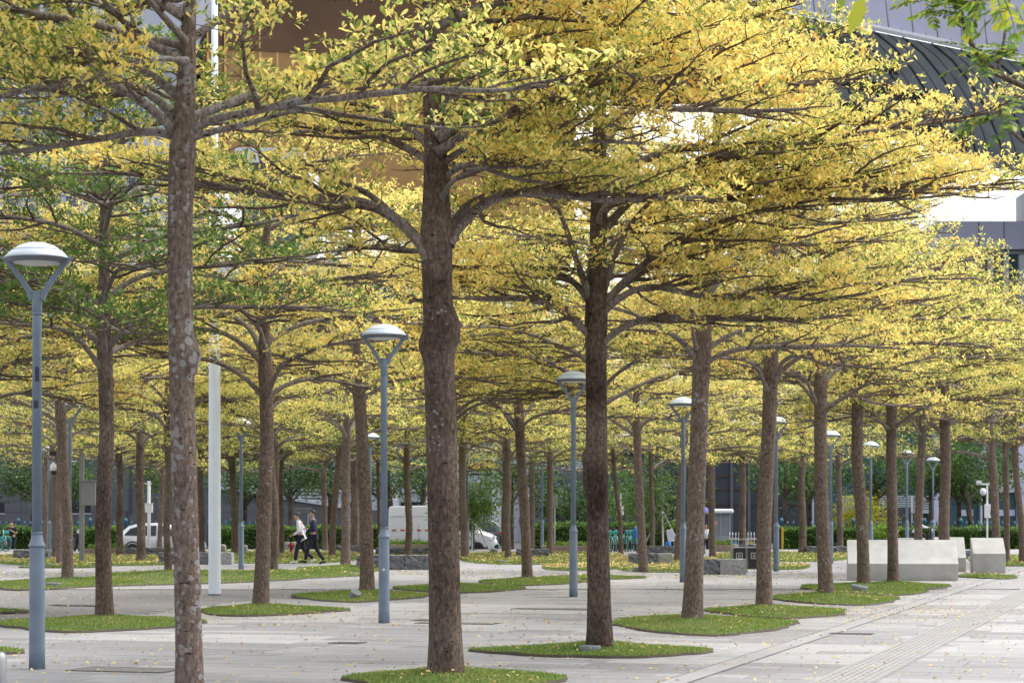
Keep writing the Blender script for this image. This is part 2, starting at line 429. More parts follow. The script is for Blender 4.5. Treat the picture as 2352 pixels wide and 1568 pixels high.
TREE_GROUP = 'autumn trees planted across the plaza'
def plant(name, label, foot, trunk_pts, r, dark, lichen, green, limbs=None, proto=None, rot=0, sc_=1.0, seed=0, detail=1, knots=(), h_first=4.0, top_r=.03, group=TREE_GROUP, leafkw={}, tips=None):
    """foot: world point; trunk_pts local.  limbs: own list of (path,r0) local, or proto: (limb meshes, twig mesh, leaf mesh) shared"""
    rng = np.random.default_rng(seed)
    root = empty(name, label, 'tree', foot, 0, group)
    P, rr = trunk_profile(trunk_pts, r, top_r, rng, step=.08 if detail > 1 else .14, h_first=h_first)
    tr = link('trunk', trunk_mesh(P, rr, rng, 32 if detail > 1 else 14, knots), root)
    parts = [tr]
    if limbs is not None:
        for path, r0 in limbs:
            parts.append(link('limb', limb_mesh(path, r0, rng, 12 if detail > 1 else 8), root))
        tw, lv, n = foliate(limbs, rng, **leafkw)
        t = link('twigs', np_mesh('twigs', *tw, M['bark'], True), root, 'stuff'); parts.append(t)
        c = link('crown', np_mesh('crown', *lv, M['leaf']), root, 'stuff')
    else:
        # shared crown set on this trunk's own axis
        ax = np.array([np.interp(4.3, P[:, 2], P[:, 0]), np.interp(4.3, P[:, 2], P[:, 1])])
        def put(o):
            o.parent = root; o.location = (ax[0], ax[1], 0); o.rotation_euler = (0, 0, rot); o.scale = (sc_, sc_, sc_ * .98)
        for me in proto[0]:
            o = link('limb', me); put(o); parts.append(o)
        o = link('twigs', proto[1], None, 'stuff'); put(o); parts.append(o)
        c = link('crown', proto[2], None, 'stuff'); put(c)
    c['green'] = float(green)
    for q in parts: q['dark'] = float(dark) if q is tr else float(min(dark, .1 + dark * .35)); q['lichen'] = float(lichen)
    return root

def make_proto(seed, tiers, leafkw, detail=0, top=8.4):
    rng = np.random.default_rng(seed); limbs = []
    for z, n, L in tiers:
        a0 = rng.uniform(0, 6.28)
        for i in range(n):
            az = a0 + i * 2 * np.pi / n + rng.normal(0, .25); l = L * rng.uniform(.78, 1.12)
            r0 = .014 + .008 * l
            limbs.append((limb_path((0.05 * math.cos(az), .05 * math.sin(az), z + rng.normal(0, .14)), az, l, rng, e0=rng.uniform(30, 52), e1=rng.uniform(-3, 7)), r0))
    lm = [limb_mesh(p, r, rng, 7) for p, r in limbs]
    tw, lv, n = foliate(limbs, rng, **leafkw)
    return lm, np_mesh('twigs', *tw, M['bark'], True), np_mesh('crown', *lv, M['leaf'])

TIERS = [
 [(3.7, 4, 3.9), (4.3, 4, 4.2), (5.0, 4, 4.0), (5.7, 4, 3.6), (6.4, 4, 3.0), (7.1, 3, 2.3), (7.7, 3, 1.5), (8.1, 2, .9)],
 [(3.9, 5, 4.2), (4.6, 4, 3.8), (5.3, 4, 3.9), (6.1, 4, 3.2), (6.8, 3, 2.7), (7.5, 3, 1.9), (8.2, 3, 1.0)],
 [(3.6, 3, 3.6), (4.1, 4, 4.2), (4.7, 4, 4.2), (5.5, 4, 3.7), (6.2, 4, 3.1), (7.0, 4, 2.3), (7.8, 3, 1.4)],
 [(4.0, 4, 4.0), (4.5, 4, 4.3), (5.2, 5, 3.6), (6.0, 4, 3.1), (6.7, 3, 2.6), (7.4, 3, 1.8), (8.0, 3, 1.1)]]
MID = [make_proto(100 + i, TIERS[i % 4], dict(leaf=.080, k=6, d1=.235, d2=.165, d3=.10, twig_r=1.15, thin=.10, thick=.22, start=.22)) for i in range(4)]
FAR = [make_proto(200 + i, TIERS[(i + 1) % 4], dict(leaf=.108, k=5, d1=.31, d2=.22, d3=.13, twig_r=1.2, thin=.12, thick=.3, start=.24)) for i in range(4)]

# ------------------------------------------------------------------ the near trees, limb by limb
def px_limb(pts, d, foot, dd=(0, 0), r0=.06):
    n = len(pts); out = []
    for i, (x, y) in enumerate(pts):
        t = i / (n - 1); out.append(np.array(wp(x, y, d + dd[0] + (dd[1] - dd[0]) * t)) - np.array(foot))
    return (smooth_path(np.array(out), max(8, n * 3)), r0)
def az_limbs(specs, foot_z, rng, axis=None):
    """(z, azimuth deg, length) list -> limbs.  azimuth 0 = +X (right), 90 = away, 180 = left, 270 = towards camera"""
    out = []
    for z, a, L in specs:
        c = (0, 0) if axis is None else axis(z); az = R(a)
        out.append((limb_path((c[0] + .04 * math.cos(az), c[1] + .04 * math.sin(az), z - foot_z), az, L, rng, e0=rng.uniform(25, 55), e1=rng.uniform(-5, 7), wob=.22), .014 + .008 * L))
    return out
def hero(label, xy, d, trunk_px, r, px_limbs, extra, dark, lichen, green, seed, leafkw, knots=(), h_first=4.0):
    foot = Vector(((xy[0] - CX) * d / F, d, .10))
    rng = np.random.default_rng(seed + 1000)
    tp = [(0, 0, -.06)] + [tuple(np.array(wp(x, y, d)) - np.array(foot)) for x, y in trunk_px]
    T = np.array(tp)
    axis = lambda z: (np.interp(z, T[:, 2], T[:, 0]), np.interp(z, T[:, 2], T[:, 1]))
    limbs = [px_limb(p, d, foot, dd, r0 * .7) for p, dd, r0 in px_limbs] + az_limbs(extra, foot.z, rng, axis)
    return plant('autumn_tree', label, foot, tp, r, dark, lichen, green, limbs=limbs, seed=seed, detail=2, leafkw=leafkw, knots=knots, h_first=h_first)

HK = dict(start=.17, leaf=.065, k=8, d1=.19, d2=.135, d3=.07, thick=.18, fine=True, twig_r=1.25)
hero('pale lichen-spotted trunk closest to the camera, left of the white mast', (436, 0), 17.5,
     [(434, 1480), (425, 1150), (416, 800), (412, 520), (420, 330), (428, 200), (432, 90), (440, -60), (446, -200)], .107,
     [([(402, 300), (355, 255), (300, 215), (255, 187), (180, 178), (110, 190), (0, 225), (-120, 245)], (0, -.9), .055),
      ([(398, 310), (330, 297), (270, 312), (180, 328), (60, 345), (-80, 362)], (.1, .9), .05),
      ([(430, 275), (490, 250), (540, 236), (565, 214), (630, 210), (740, 196), (860, 180), (960, 170)], (.1, 1.0), .055),
      ([(432, 300), (500, 268), (574, 260), (640, 242), (693, 230), (773, 228), (855, 217), (988, 201), (1120, 212), (1260, 196)], (0, -1.3), .05),
      ([(432, 318), (500, 299), (570, 285), (640, 262), (700, 252)], (0, .2), .045),
      ([(436, 90), (470, 70), (520, 30), (580, 0), (680, -30)], (0, .3), .05),
      ([(430, 110), (350, 85), (260, 112), (150, 130), (0, 165), (-100, 170)], (0, .6), .045),
      ([(430, 140), (360, 130), (270, 155), (170, 190), (60, 215)], (-.1, -1.1), .035)],
     [(5.4, 250, 1.8), (4.95, 172, 2.8), (5.25, 200, 2.6), (4.75, 148, 2.8), (5.6, 185, 2.6), (5.8, 120, 2.6), (6.0, 320, 2.4), (6.3, 0, 2.6), (6.4, 200, 2.6), (6.7, 60, 2.0), (7.0, 270, 1.8)],
     -.6, .035, .17, 11, dict(HK, leaf=.068, thin=.10, d1=.22), knots=[(2.85, R(250), .06, .05), (2.75, R(330), .075, .085), (2.85, R(20), .07, .06), (2.3, R(270), .05, .03), (1.4, R(180), .09, .02), (.95, R(300), .12, .02)], h_first=4.5)
hero('thick brown trunk rising from the nearest lawn mound at centre', (1025, 0), 21.1,
     [(1018, 1200), (1008, 800), (1003, 560), (1000, 350), (994, 240), (985, 120), (980, 0), (985, -150), (985, -300)], .156,
     [([(985, 590), (955, 540), (905, 497), (860, 470), (800, 458), (700, 455), (620, 450), (530, 430), (440, 420), (350, 405), (270, 396), (180, 400)], (-.05, -.5), .085),
      ([(905, 500), (880, 470), (840, 440), (770, 415), (722, 385), (690, 365)], (0, -.1), .05),
      ([(1030, 560), (1065, 505), (1110, 465), (1150, 446), (1230, 440), (1300, 450), (1400, 462), (1500, 455), (1620, 452)], (0, .5), .075),
      ([(1020, 545), (1060, 480), (1100, 450), (1190, 435), (1300, 437), (1400, 430)], (.15, 1.3), .06),
      ([(1000, 350), (950, 300), (900, 262), (840, 240), (760, 235)], (0, .2), .065),
      ([(1000, 270), (1070, 190), (1130, 130), (1180, 102), (1250, 90), (1330, 105), (1400, 115), (1560, 128), (1680, 110)], (0, .3), .08),
      ([(1005, 320), (1090, 262), (1190, 215), (1290, 182), (1400, 172), (1500, 185), (1600, 197), (1720, 204), (1850, 195), (1980, 180)], (-.1, -.3), .08),
      ([(1005, 350), (1100, 290), (1220, 240), (1340, 222), (1440, 222), (1500, 245), (1560, 255), (1640, 250), (1740, 257), (1850, 250)], (-.1, -1.2), .07),
      ([(1010, 380), (1080, 330), (1140, 310), (1220, 323), (1300, 332), (1370, 322), (1470, 330)], (0, -.9), .05),
      ([(1010, 420), (1063, 370), (1120, 388), (1180, 412), (1260, 420)], (0, -1.0), .045),
      ([(995, 560), (950, 585), (900, 560), (830, 570), (740, 580)], (.1, 1.2), .045)],
     [(6.3, 15, 4.0), (6.6, 345, 4.2), (6.9, 40, 3.8), (7.2, 5, 3.8), (7.2, 300, 3.0), (7.5, 90, 3.0), (7.0, 160, 1.6), (7.7, 350, 3.2), (7.6, 200, 1.8), (8.0, 30, 2.4), (8.2, 250, 1.6), (6.0, 60, 3.6), (5.6, 30, 3.8), (5.2, 80, 3.0), (5.8, 325, 3.2), (4.6, 300, 1.6), (5.0, 130, 2.6), (6.6, 110, 2.6)],
     .5, -.14, .0, 12, dict(HK, thin=.06), knots=[(3.15, R(175), .10, .07), (3.3, R(345), .15, .11), (2.6, R(265), .10, .045), (1.75, R(262), .08, .02), (4.15, R(240), .10, .05), (4.75, R(320), .09, .05)], h_first=4.3)
hero('dark-stained trunk that splits into a fan of upright stems', (1378, 0), 25.4,
     [(1372, 1200), (1370, 900), (1369, 760), (1370, 700), (1371, 640), (1374, 560), (1376, 400), (1378, 200), (1380, 0), (1380, -200)], .135,
     [([(1372, 790), (1340, 755), (1320, 735), (1285, 705), (1240, 692), (1200, 683), (1130, 688), (1050, 682), (940, 692)], (0, -.5), .07),
      ([(1325, 738), (1290, 700), (1250, 672), (1215, 660), (1170, 650), (1090, 645), (1000, 652)], (-.1, .4), .05),
      ([(1368, 720), (1345, 675), (1320, 645), (1285, 628), (1240, 615), (1180, 610), (1100, 617), (1040, 612), (930, 628)], (0, .2), .062),
      ([(1368, 710), (1335, 630), (1315, 570), (1300, 520), (1270, 450), (1230, 410)], (0, -.4), .07),
      ([(1372, 710), (1395, 640), (1415, 575), (1450, 510), (1500, 455), (1570, 420)], (0, .3), .07),
      ([(1375, 720), (1430, 645), (1500, 590), (1560, 545), (1640, 512), (1760, 482), (1900, 470)], (0, -.5), .07),
      ([(1375, 700), (1450, 640), (1540, 585), (1640, 560), (1800, 540)], (.1, .9), .06),
      ([(1375, 800), (1405, 765), (1440, 745), (1475, 732), (1530, 728), (1600, 730), (1700, 735), (1830, 733), (1930, 725)], (0, -.6), .065),
      ([(1375, 730), (1410, 690), (1440, 672), (1480, 655), (1530, 660), (1600, 680), (1680, 688), (1760, 680), (1880, 690), (2000, 672)], (0, -1.0), .062),
      ([(1376, 450), (1470, 428), (1600, 425), (1750, 440), (1900, 432), (2050, 440), (2210, 430), (2330, 420)], (0, -.8), .028),
      ([(1376, 480), (1480, 455), (1650, 462), (1820, 455), (1960, 466), (2120, 455), (2250, 440), (2340, 428)], (0, .6), .028)],
     [(4.9, 22, 4.6), (5.15, 338, 4.8), (5.5, 2, 4.7), (5.9, 25, 3.6), (6.1, 330, 3.2), (6.5, 60, 3.0), (6.5, 350, 3.1), (6.9, 20, 2.9), (7.0, 300, 2.4), (7.2, 0, 2.6), (7.4, 100, 2.4), (7.5, 200, 2.2), (7.7, 340, 2.2), (8.0, 60, 2.0), (8.3, 180, 1.4), (5.4, 150, 2.4), (5.8, 190, 2.2), (6.4, 170, 2.4), (5.0, 270, 1.8), (5.6, 100, 3.4), (6.9, 240, 2.2), (4.6, 45, 3.6)],
     .82, -.14, -.03, 13, dict(HK, leaf=.064, d1=.22, d2=.155, thin=.05), knots=[(2.15, R(190), .10, .075), (1.9, R(188), .11, .07), (3.55, R(240), .06, .03)], h_first=3.9)
hero('smooth grey-brown trunk leaning right, speckled white, fourth in the central row', (1590, 0), 32.0,
     [(1598, 1200), (1606, 950), (1611, 830), (1618, 720), (1634, 600), (1640, 480), (1645, 300), (1648, 150)], .138,
     [([(1610, 840), (1585, 800), (1550, 770), (1510, 745), (1450, 717), (1380, 700), (1300, 705)], (0, -.6), .07),
      ([(1600, 800), (1588, 760), (1598, 715), (1560, 690), (1500, 690)], (-.1, -1.0), .045),
      ([(1615, 810), (1660, 775), (1710, 757), (1760, 742), (1830, 735), (1920, 715)], (0, .4), .06),
      ([(1613, 840), (1650, 812), (1690, 803), (1740, 795), (1830, 796), (1950, 792), (2060, 800)], (0, -1.2), .06),
      ([(1620, 700), (1680, 670), (1760, 655), (1850, 650), (1950, 640)], (0, .8), .05)],
     [(4.6, 350, 4.2), (4.9, 30, 4.0), (5.1, 200, 3.2), (5.4, 320, 3.8), (5.7, 90, 3.4), (5.9, 10, 3.6), (6.2, 230, 2.8), (6.4, 345, 3.2), (6.7, 150, 2.6), (7.0, 40, 2.6), (7.3, 290, 2.2), (7.6, 180, 1.6), (7.9, 0, 1.4)],
     -.1, -.08, .02, 14, dict(HK, leaf=.07, d1=.26, d2=.18, d3=.095, thin=.15), knots=[(2.9, R(275), .1, .05), (2.35, R(200), .05, .02)])

# ------------------------------------------------------------------ the other trees: (x, y of the foot, x of the axis 4.3 m up, width reading, dark, lichen, green, label)
def axis_x(x, lean): return lean
TT = [
 # right-hand row
 (1755, 1390, 1772, 35, 0, .0, -.06, 'pinkish-brown trunk beside the recycling bins, fifth in the central row'),
 (1898, 1362, 1885, 32, .05, .03, .04, 'speckled brown trunk just left of the long concrete wedge bench'),
 (1985, 1340, 1970, 28, -.1, .0, .16, 'pale trunk standing in front of the left end of the concrete wedge bench'),
 (2052, 1336, 2048, 25, .22, .0, .10, 'dark mottled trunk in front of the middle of the concrete wedge bench'),
 (2108, 1312, 2120, 19, .0, .0, .05, 'slim pale trunk behind the long concrete wedge bench'),
 (2170, 1308, 2170, 26, -.1, .0, .12, 'grey trunk dotted with black scars behind the concrete wedges'),
 (2292, 1300, 2274, 20, .1, .0, .1, 'trunk leaning left beside the far concrete wedge at right'),
 (2312, 1290, 2308, 14, 0, .0, .06, 'slender straight trunk second from the right edge'),
 (2350, 1292, 2330, 16, .0, .0, .06, 'slender leaning trunk at the right edge'),
 (1372, 1350, 1374, 28, .2, .0, .05, 'crown filling in right behind the fan-shaped tree, trunk hidden by it'),
 (1034, 1341, 1036, 27, .2, .0, .06, 'crown close behind the thick brown trunk, its own trunk hidden by it'),
 # left block
 (-60, 1392, -58, 34, .1, .0, -.02, 'crown reaching in from a trunk just outside the left edge, behind the nearest lamp head'),
 (240, 1415, 240, 37, .5, -.04, .66, 'black-streaked trunk with the greenest crown, beside the nearest lamp post'),
 (155, 1328, 140, 25, -.15, .0, .04, 'pale grey trunk leaning left between the lamp post and the dark trunk'),
 (137, 1297, 136, 15, .1, .0, .12, 'slim trunk half hidden behind the leaning pale trunk at left'),
 (126, 1279, 124, 14, .05, .0, .05, 'knotty slim trunk under the surveillance camera at left'),
 (104, 1262, 106, 12, .0, .0, .1, 'thin trunk just right of the nearest lamp post, behind a granite block'),
 (276, 1276, 272, 16, .42, .0, .12, 'thin dark trunk at the tail of the white car'),
 (324, 1289, 322, 20, .45, .0, .16, 'dark trunk in front of the white car door'),
 (387, 1307, 384, 16, .2, .0, .08, 'trunk almost hidden behind the closest pale trunk'),
 (366, 1264, 372, 11, .1, .0, .12, 'thin trunk leaning right in front of the white car bonnet'),
 (463, 1272, 462, 14, .25, .0, .2, 'reddish trunk behind the granite block left of the white mast'),
 (540, 1271, 532, 17, .15, .0, .16, 'split mossy trunk between the white mast and a lamp post'),
 (598, 1388, 607, 34, .0, .0, -.02, 'brown trunk on its own lawn mound right of the white mast'),
 (629, 1309, 618, 17, .1, .0, .08, 'trunk hidden behind the brown trunk right of the white mast'),
 (634, 1283, 632, 15, .25, .0, .2, 'trunk with bare forking limbs left of the two walkers'),
 (648, 1271, 648, 10, .3, .0, .2, 'thin dark trunk left of the red hydrant'),
 (747, 1262, 744, 13, .3, .0, .2, 'lopped dark trunk right behind the man in the navy jacket'),
 (762, 1277, 780, 15, -.05, .0, .1, 'thin grey trunk leaning right beside the navy-jacketed walker'),
 (794, 1297, 797, 21, -.05, .0, .05, 'smooth grey trunk between the walkers and the blue lamp post'),
 (843, 1356, 822, 31, .05, .0, -.05, 'scarred trunk leaning left just left of the blue lamp post'),
 (815, 1258, 814, 19, .35, .0, .3, 'stout old trunk behind the granite block near the walkers'),
 (871, 1271, 868, 8, .25, .0, .2, 'very thin trunk touching the blue lamp post in front of the white van tail'),
 (937, 1275, 935, 16, .0, .0, .1, 'grey trunk in front of the white van side'),
 (1066, 1281, 1062, 17, .05, .0, .08, 'grey trunk close behind the thick brown trunk'),
 (1167, 1282, 1166, 14, .1, .0, .06, 'slim trunk right of the dark parked car'),
 (1157, 1268, 1158, 9, .15, .0, .16, 'thin trunk tucked behind the slim trunk right of the dark car'),
 (1212, 1327, 1190, 24, .4, .0, .04, 'crooked dark trunk leaning left on a small lawn mound'),
 (1221, 1262, 1222, 13, .2, .0, .14, 'trunk behind the crooked dark trunk'),
 (1264, 1274, 1263, 15, .05, .0, .04, 'grey trunk just left of the lamp post beside the fan-shaped tree'),
 (1426, 1270, 1408, 11, .35, .0, .12, 'dark leaning trunk among the turquoise bicycles'),
 (1478, 1305, 1462, 20, -.05, .0, .02, 'pale leaning trunk in front of the granite block by the bicycles'),
 (1498, 1268, 1494, 11, .05, .0, .1, 'thin trunk behind the granite block by the bicycles'),
 (1558, 1289, 1572, 20, .0, .0, .04, 'tan trunk leaning right against the speckled leaning trunk'),
 (1637, 1280, 1630, 15, .05, .0, .06, 'slim trunk in front of the guard booth'),
 (1706, 1264, 1705, 16, .4, .0, .1, 'dark trunk behind the recycling bins'),
 (1782, 1279, 1782, 10, .0, .0, .1, 'thin trunk peeping out right of the pinkish-brown trunk'),
 (1843, 1270, 1844, 17, .4, .0, .2, 'dark knobbly trunk on the lawn in front of the hedge at right'),
 (1930, 1258, 1926, 14, .3, .0, .2, 'dark trunk behind the granite kerb at right'),
]
LAWN = []      # feet of trees on mounds, used by the mounds below
for i, (x, y, xt, w, dk, li, gr, lab) in enumerate(TT):
    fz = .10 if y > 1300 else .03
    foot = gp(x, y, fz); d = foot.y
    r = w * d / F / 2
    rng = np.random.default_rng(300 + i)
    H = rng.uniform(7.9, 8.8)
    dx = (xt - x) * d / F
    pts = [(0, 0, -.06), (dx * .2 + rng.normal(0, .03), 0, 1.3), (dx * .62 + rng.normal(0, .03), rng.normal(0, .05), 2.8), (dx, rng.normal(0, .06), 4.3), (dx * 1.1, rng.normal(0, .1), 6), (dx * 1.1 + rng.normal(0, .15), rng.normal(0, .15), H)]
    near = d < 62
    pr = MID[(i * 3 + 1) % 4] if near else FAR[(i * 3 + i // 4) % 4]
    kn = [(rng.uniform(1.2, 3.6), rng.uniform(R(170), R(370)), rng.uniform(.05, .1), rng.uniform(.02, .05)) for _ in range(4)]
    plant('autumn_tree', lab, foot, pts, r, dk, li - .13, gr + (.02 if near else .07), proto=pr, rot=rng.uniform(0, 6.28), sc_=rng.uniform(.93, 1.08), seed=400 + i, detail=2 if d < 45 else 1, knots=kn)
# ------------------------------------------------------------------ ground: plaza, road, paving
AX = Vector((.296, .955)); BX = Vector((.955, -.296))        # directions of the paving grid
def grid2w(u, v): return (AX.x * u + BX.x * v, AX.y * u + BX.y * v)
def plaza_mat():
    m, nt, b = new_mat('far_paving')
    geo = N(nt, 'ShaderNodeNewGeometry'); mp = N(nt, 'ShaderNodeMapping'); mp.inputs['Rotation'].default_value = (0, 0, R(17.2))
    nt.links.new(geo.outputs['Position'], mp.inputs['Vector'])
    br = N(nt, 'ShaderNodeTexBrick', Scale=1.0); br.offset = .5
    br.inputs['Color1'].default_value = (.24, .236, .243, 1); br.inputs['Color2'].default_value = (.295, .29, .297, 1); br.inputs['Mortar'].default_value = (.15, .145, .14, 1)
    br.inputs['Mortar Size'].default_value = .008; br.inputs['Brick Width'].default_value = .9; br.inputs['Row Height'].default_value = .45
    nt.links.new(mp.outputs[0], br.inputs['Vector'])
    no = N(nt, 'ShaderNodeTexNoise', Scale=1.2, Detail=7.0); nt.links.new(geo.outputs['Position'], no.inputs['Vector'])
    mr = ramp(nt, [(.3, (.78, .78, .77)), (.7, (1.1, 1.1, 1.1))]); nt.links.new(no.outputs[0], mr.inputs[0])
    mu = N(nt, 'ShaderNodeMix', data_type='RGBA', blend_type='MULTIPLY'); mu.inputs[0].default_value = 1
    nt.links.new(br.outputs[0], mu.inputs[6]); nt.links.new(mr.outputs[0], mu.inputs[7]); nt.links.new(mu.outputs[2], b.inputs['Base Color'])
    b.inputs['Roughness'].default_value = .65
    return m
M['plaza'] = plaza_mat()
M['asphalt'] = plain('asphalt', (.055, .055, .06), .9, var=.25, scale=1.5, bump=.3, bscale=150)
M['soil'] = plain('dark_soil', (.06, .048, .034), .95)
M['kerb'] = plain('kerb_granite', (.27, .265, .26), .75, var=.15, bump=.3)
M['turf'] = plain('turf_soil', (.085, .105, .03), .95, var=.35, scale=7, bump=.5, bscale=90)
EDGE = 104.0
me = MB(); me.face([(-140, 47.5, 0), (140, 47.5, 0), (140, EDGE, 0), (-140, EDGE, 0)])
me.face([(-140, EDGE, 0), (140, EDGE, 0), (140, EDGE, -.45), (-140, EDGE, -.45)])
me.build('plaza_far', M['plaza'], kind='structure')
me = MB(); me.face([(-140, -60, -.012), (140, -60, -.012), (140, 47.5, -.012), (-140, 47.5, -.012)])
pl = me.build('plaza_bed', M['joint'], kind='structure')
me = MB(); me.face([(-900, EDGE - .02, -.41), (900, EDGE - .02, -.41), (900, 1600, -.41), (-900, 1600, -.41)])
me.build('road', M['asphalt'], kind='structure')
me = MB(); me.face([(-900, -300, -.5), (900, -300, -.5), (900, EDGE, -.5), (-900, EDGE, -.5)]); me.build('ground', M['soil'], kind='structure')

# granite slabs: one object each for the nearest ones, one joined sheet for the rest
def slab_mesh(L, mat, W=.45, g=.005, h=.012, be=.005):
    b = MB(); x0, x1, y0, y1 = g, L - g, g, W - g
    o = [(x0, y0), (x1, y0), (x1, y1), (x0, y1)]; i_ = [(x0 + be, y0 + be), (x1 - be, y0 + be), (x1 - be, y1 - be), (x0 + be, y1 - be)]
    b.face([(x, y, h) for x, y in i_])
    for k in range(4):
        j = (k + 1) % 4
        b.face([(*o[k], h - be), (*o[j], h - be), (*i_[j], h), (*i_[k], h)]); b.face([(*o[k], 0), (*o[j], 0), (*o[j], h - be), (*o[k], h - be)])
    return b.mesh('paving_slab', mat)
rs = random.Random(5)
SL = {}
cells = []
def tone(u, v):
    cu, cv = math.floor(u / 1.8), math.floor(v / 3.6)
    rr = random.Random(cu * 971 + cv * 37 + 5).random()
    return 'slab_a' if rr < .40 else ('slab_b' if rr < .66 else ('slab_c' if rr < .88 else 'slab_e'))
u = 14.0; row = 0
while u < 52:
    v = -16.0 - rs.random() * .9
    while v < 16:
        L = rs.choice((.6, .9, .9, 1.2)); x, y = grid2w(u + .22, v + L / 2)
        if 16.2 < y < 47.2 and abs(x) < .27 * y + 1.0:
            t = tone(u, v) if rs.random() < .85 else rs.choice(('slab_a', 'slab_b', 'slab_c', 'slab_e'))
            cells.append((y, u, v, L, t))
        v += L
    u += .45; row += 1
cells.sort()
inview = [c for c in cells if abs(grid2w(c[1], c[2])[0]) < .235 * c[0] and c[0] > 20.3]
near300 = set(inview[:300])
ang = math.atan2(BX.y, BX.x)
rest = MB(); MI = {'slab_a': 0, 'slab_b': 1, 'slab_c': 2, 'slab_e': 3}
for c in cells:
    y, u, v, L, t = c; ox, oy = grid2w(u, v)
    # slab local axes: x along BX, y along AX (mirrored basis kept right-handed by placing from the far corner)
    if (L, t) not in SL: SL[(L, t)] = slab_mesh(L, M[t])
    src = SL[(L, t)]
    dz = rs.uniform(-.0015, .0015)
    if c in near300:
        o = link('paving_slab', src, pl); o.location = (ox, oy, -.012 + dz); o.rotation_euler = (0, 0, ang)
    else:
        n = len(rest.v); ca, sa = math.cos(ang), math.sin(ang)
        rest.v += [(ox + p.co.x * ca - p.co.y * sa, oy + p.co.x * sa + p.co.y * ca, p.co.z - .012 + dz) for p in src.vertices]
        for p in src.polygons: rest.f.append(tuple(n + q for q in p.vertices)); rest.m.append(MI[t])
rest.build('paving_slabs', [M['slab_a'], M['slab_b'], M['slab_c'], M['slab_e']], pl, kind='stuff')

# drain line and tactile strip, both running away to the right
def strip(name, mat, v0, v1, z, u0=12, u1=100, mats=None):
    b = MB(); p = [grid2w(u0, v0), grid2w(u1, v0), grid2w(u1, v1), grid2w(u0, v1)]
    b.face([(*q, z) for q in p]); return b.build(name, mat, kind='structure')
def v_of(pt): return pt.x * BX.x + pt.y * BX.y
vd = v_of(gp(1550, 1566)); vt = v_of(gp(1823, 1566)) + .15
dr = strip('drain_channel', M['slab_a'], vd - .13, vd + .13, .0055)
M['slot'] = plain('drain_slot', (.03, .03, .03), .9)
for dv in (-.145, .135):
    b = MB(); p = [grid2w(12, vd + dv), grid2w(100, vd + dv), grid2w(100, vd + dv + .012), grid2w(12, vd + dv + .012)]; b.face([(*q, .0065) for q in p]); b.build('slot', M['slot'], dr)
ts = strip('tactile_paving', M['slab_a'], vt, vt + .6, .0055)
M['rib'] = granite('tactile_rib', (.25, .245, .235))
rib = MB()
for k in range(8):
    c0 = vt + .05 + k * .072; uu = 15.0
    while uu < 62:
        a0 = grid2w(uu, c0); a1 = grid2w(uu + .27, c0); a2 = grid2w(uu + .27, c0 + .032); a3 = grid2w(uu, c0 + .032)
        n = len(rib.v); rib.v += [(*q, .0055) for q in (a0, a1, a2, a3)] + [(*q, .0125) for q in (a0, a1, a2, a3)]
        for f in ((4, 7, 6, 5), (0, 4, 5, 1), (1, 5, 6, 2), (2, 6, 7, 3), (3, 7, 4, 0)): rib.f.append(tuple(n + q for q in f)); rib.m.append(0)
        uu += .3
rib.build('ribs', M['rib'], ts, kind='stuff')
M['cover'] = plain('cast_iron', (.06, .058, .055), .7, var=.3)
def cover(x, y, w, dpt, label, mat='slab_d'):
    p = gp(x, y); b = MB(); b.box(-w / 2, w / 2, -dpt / 2, dpt / 2, .0015, .007)
    o = b.build('access_cover', [M[mat]]); o.location = p; o.rotation_euler = (0, 0, ang); tag(o, label, 'access cover', 'covers set into the paving')
    f = MB()
    for s in (-1, 1):
        f.box(-w / 2 - .02, w / 2 + .02, s * (dpt / 2 + .01) - .01, s * (dpt / 2 + .01) + .01, .0015, .009)
        f.box(s * (w / 2 + .01) - .01, s * (w / 2 + .01) + .01, -dpt / 2, dpt / 2, .0015, .009)
    f.build('frame', M['cover'], o)
cover(290, 1538, 1.05, .55, 'damp dark paving cover between the near lamp post and the pale trunk')
cover(798, 1476, .36, .3, 'small dark drain cover left of the thick brown trunk', 'cover')
cover(1270, 1398, 1.3, .4, 'dark damp cover left of the fan-shaped tree foot')
cover(1050, 1431, 1.2, .3, 'damp cover right behind the thick brown trunk')
cover(1955, 1455, .55, .25, 'dark grate on the drain line at right', 'cover')
cover(980, 1424, .3, .3, 'tiny grate left behind the thick brown trunk', 'cover')
cover(190, 1389, 1.1, .4, 'dark damp cover behind the greenest tree')

# ------------------------------------------------------------------ lawn mounds
def outline(a, L, Rr, Fr, Bk, sh):
    """leaf-shaped outline: left/right reach, front/back reach"""
    c, s = math.cos(a), math.sin(a)
    rx = Rr if c > 0 else L; ry = Bk if s > 0 else Fr
    n = sh
    return 1 / ((abs(c) / rx) ** n + (abs(s) / ry) ** n) ** (1 / n)
def blades(pts, rng, h=.045, w=.006):
    n = len(pts); az = rng.uniform(0, 6.28, n); ln = rng.uniform(.6, 1.35, n) * h
    d = np.stack([np.cos(az), np.sin(az), np.zeros(n)], 1); tip = pts + d * (ln * rng.uniform(.1, .7, n))[:, None]; tip[:, 2] += ln
    s = np.stack([-np.sin(az), np.cos(az), np.zeros(n)], 1) * w
    V = np.stack([pts - s, pts + s, tip], 1).reshape(-1, 3)
    return V, np.arange(n * 3).reshape(n, 3)
LITTER = []        # fallen leaf positions
mrng = np.random.default_rng(77)
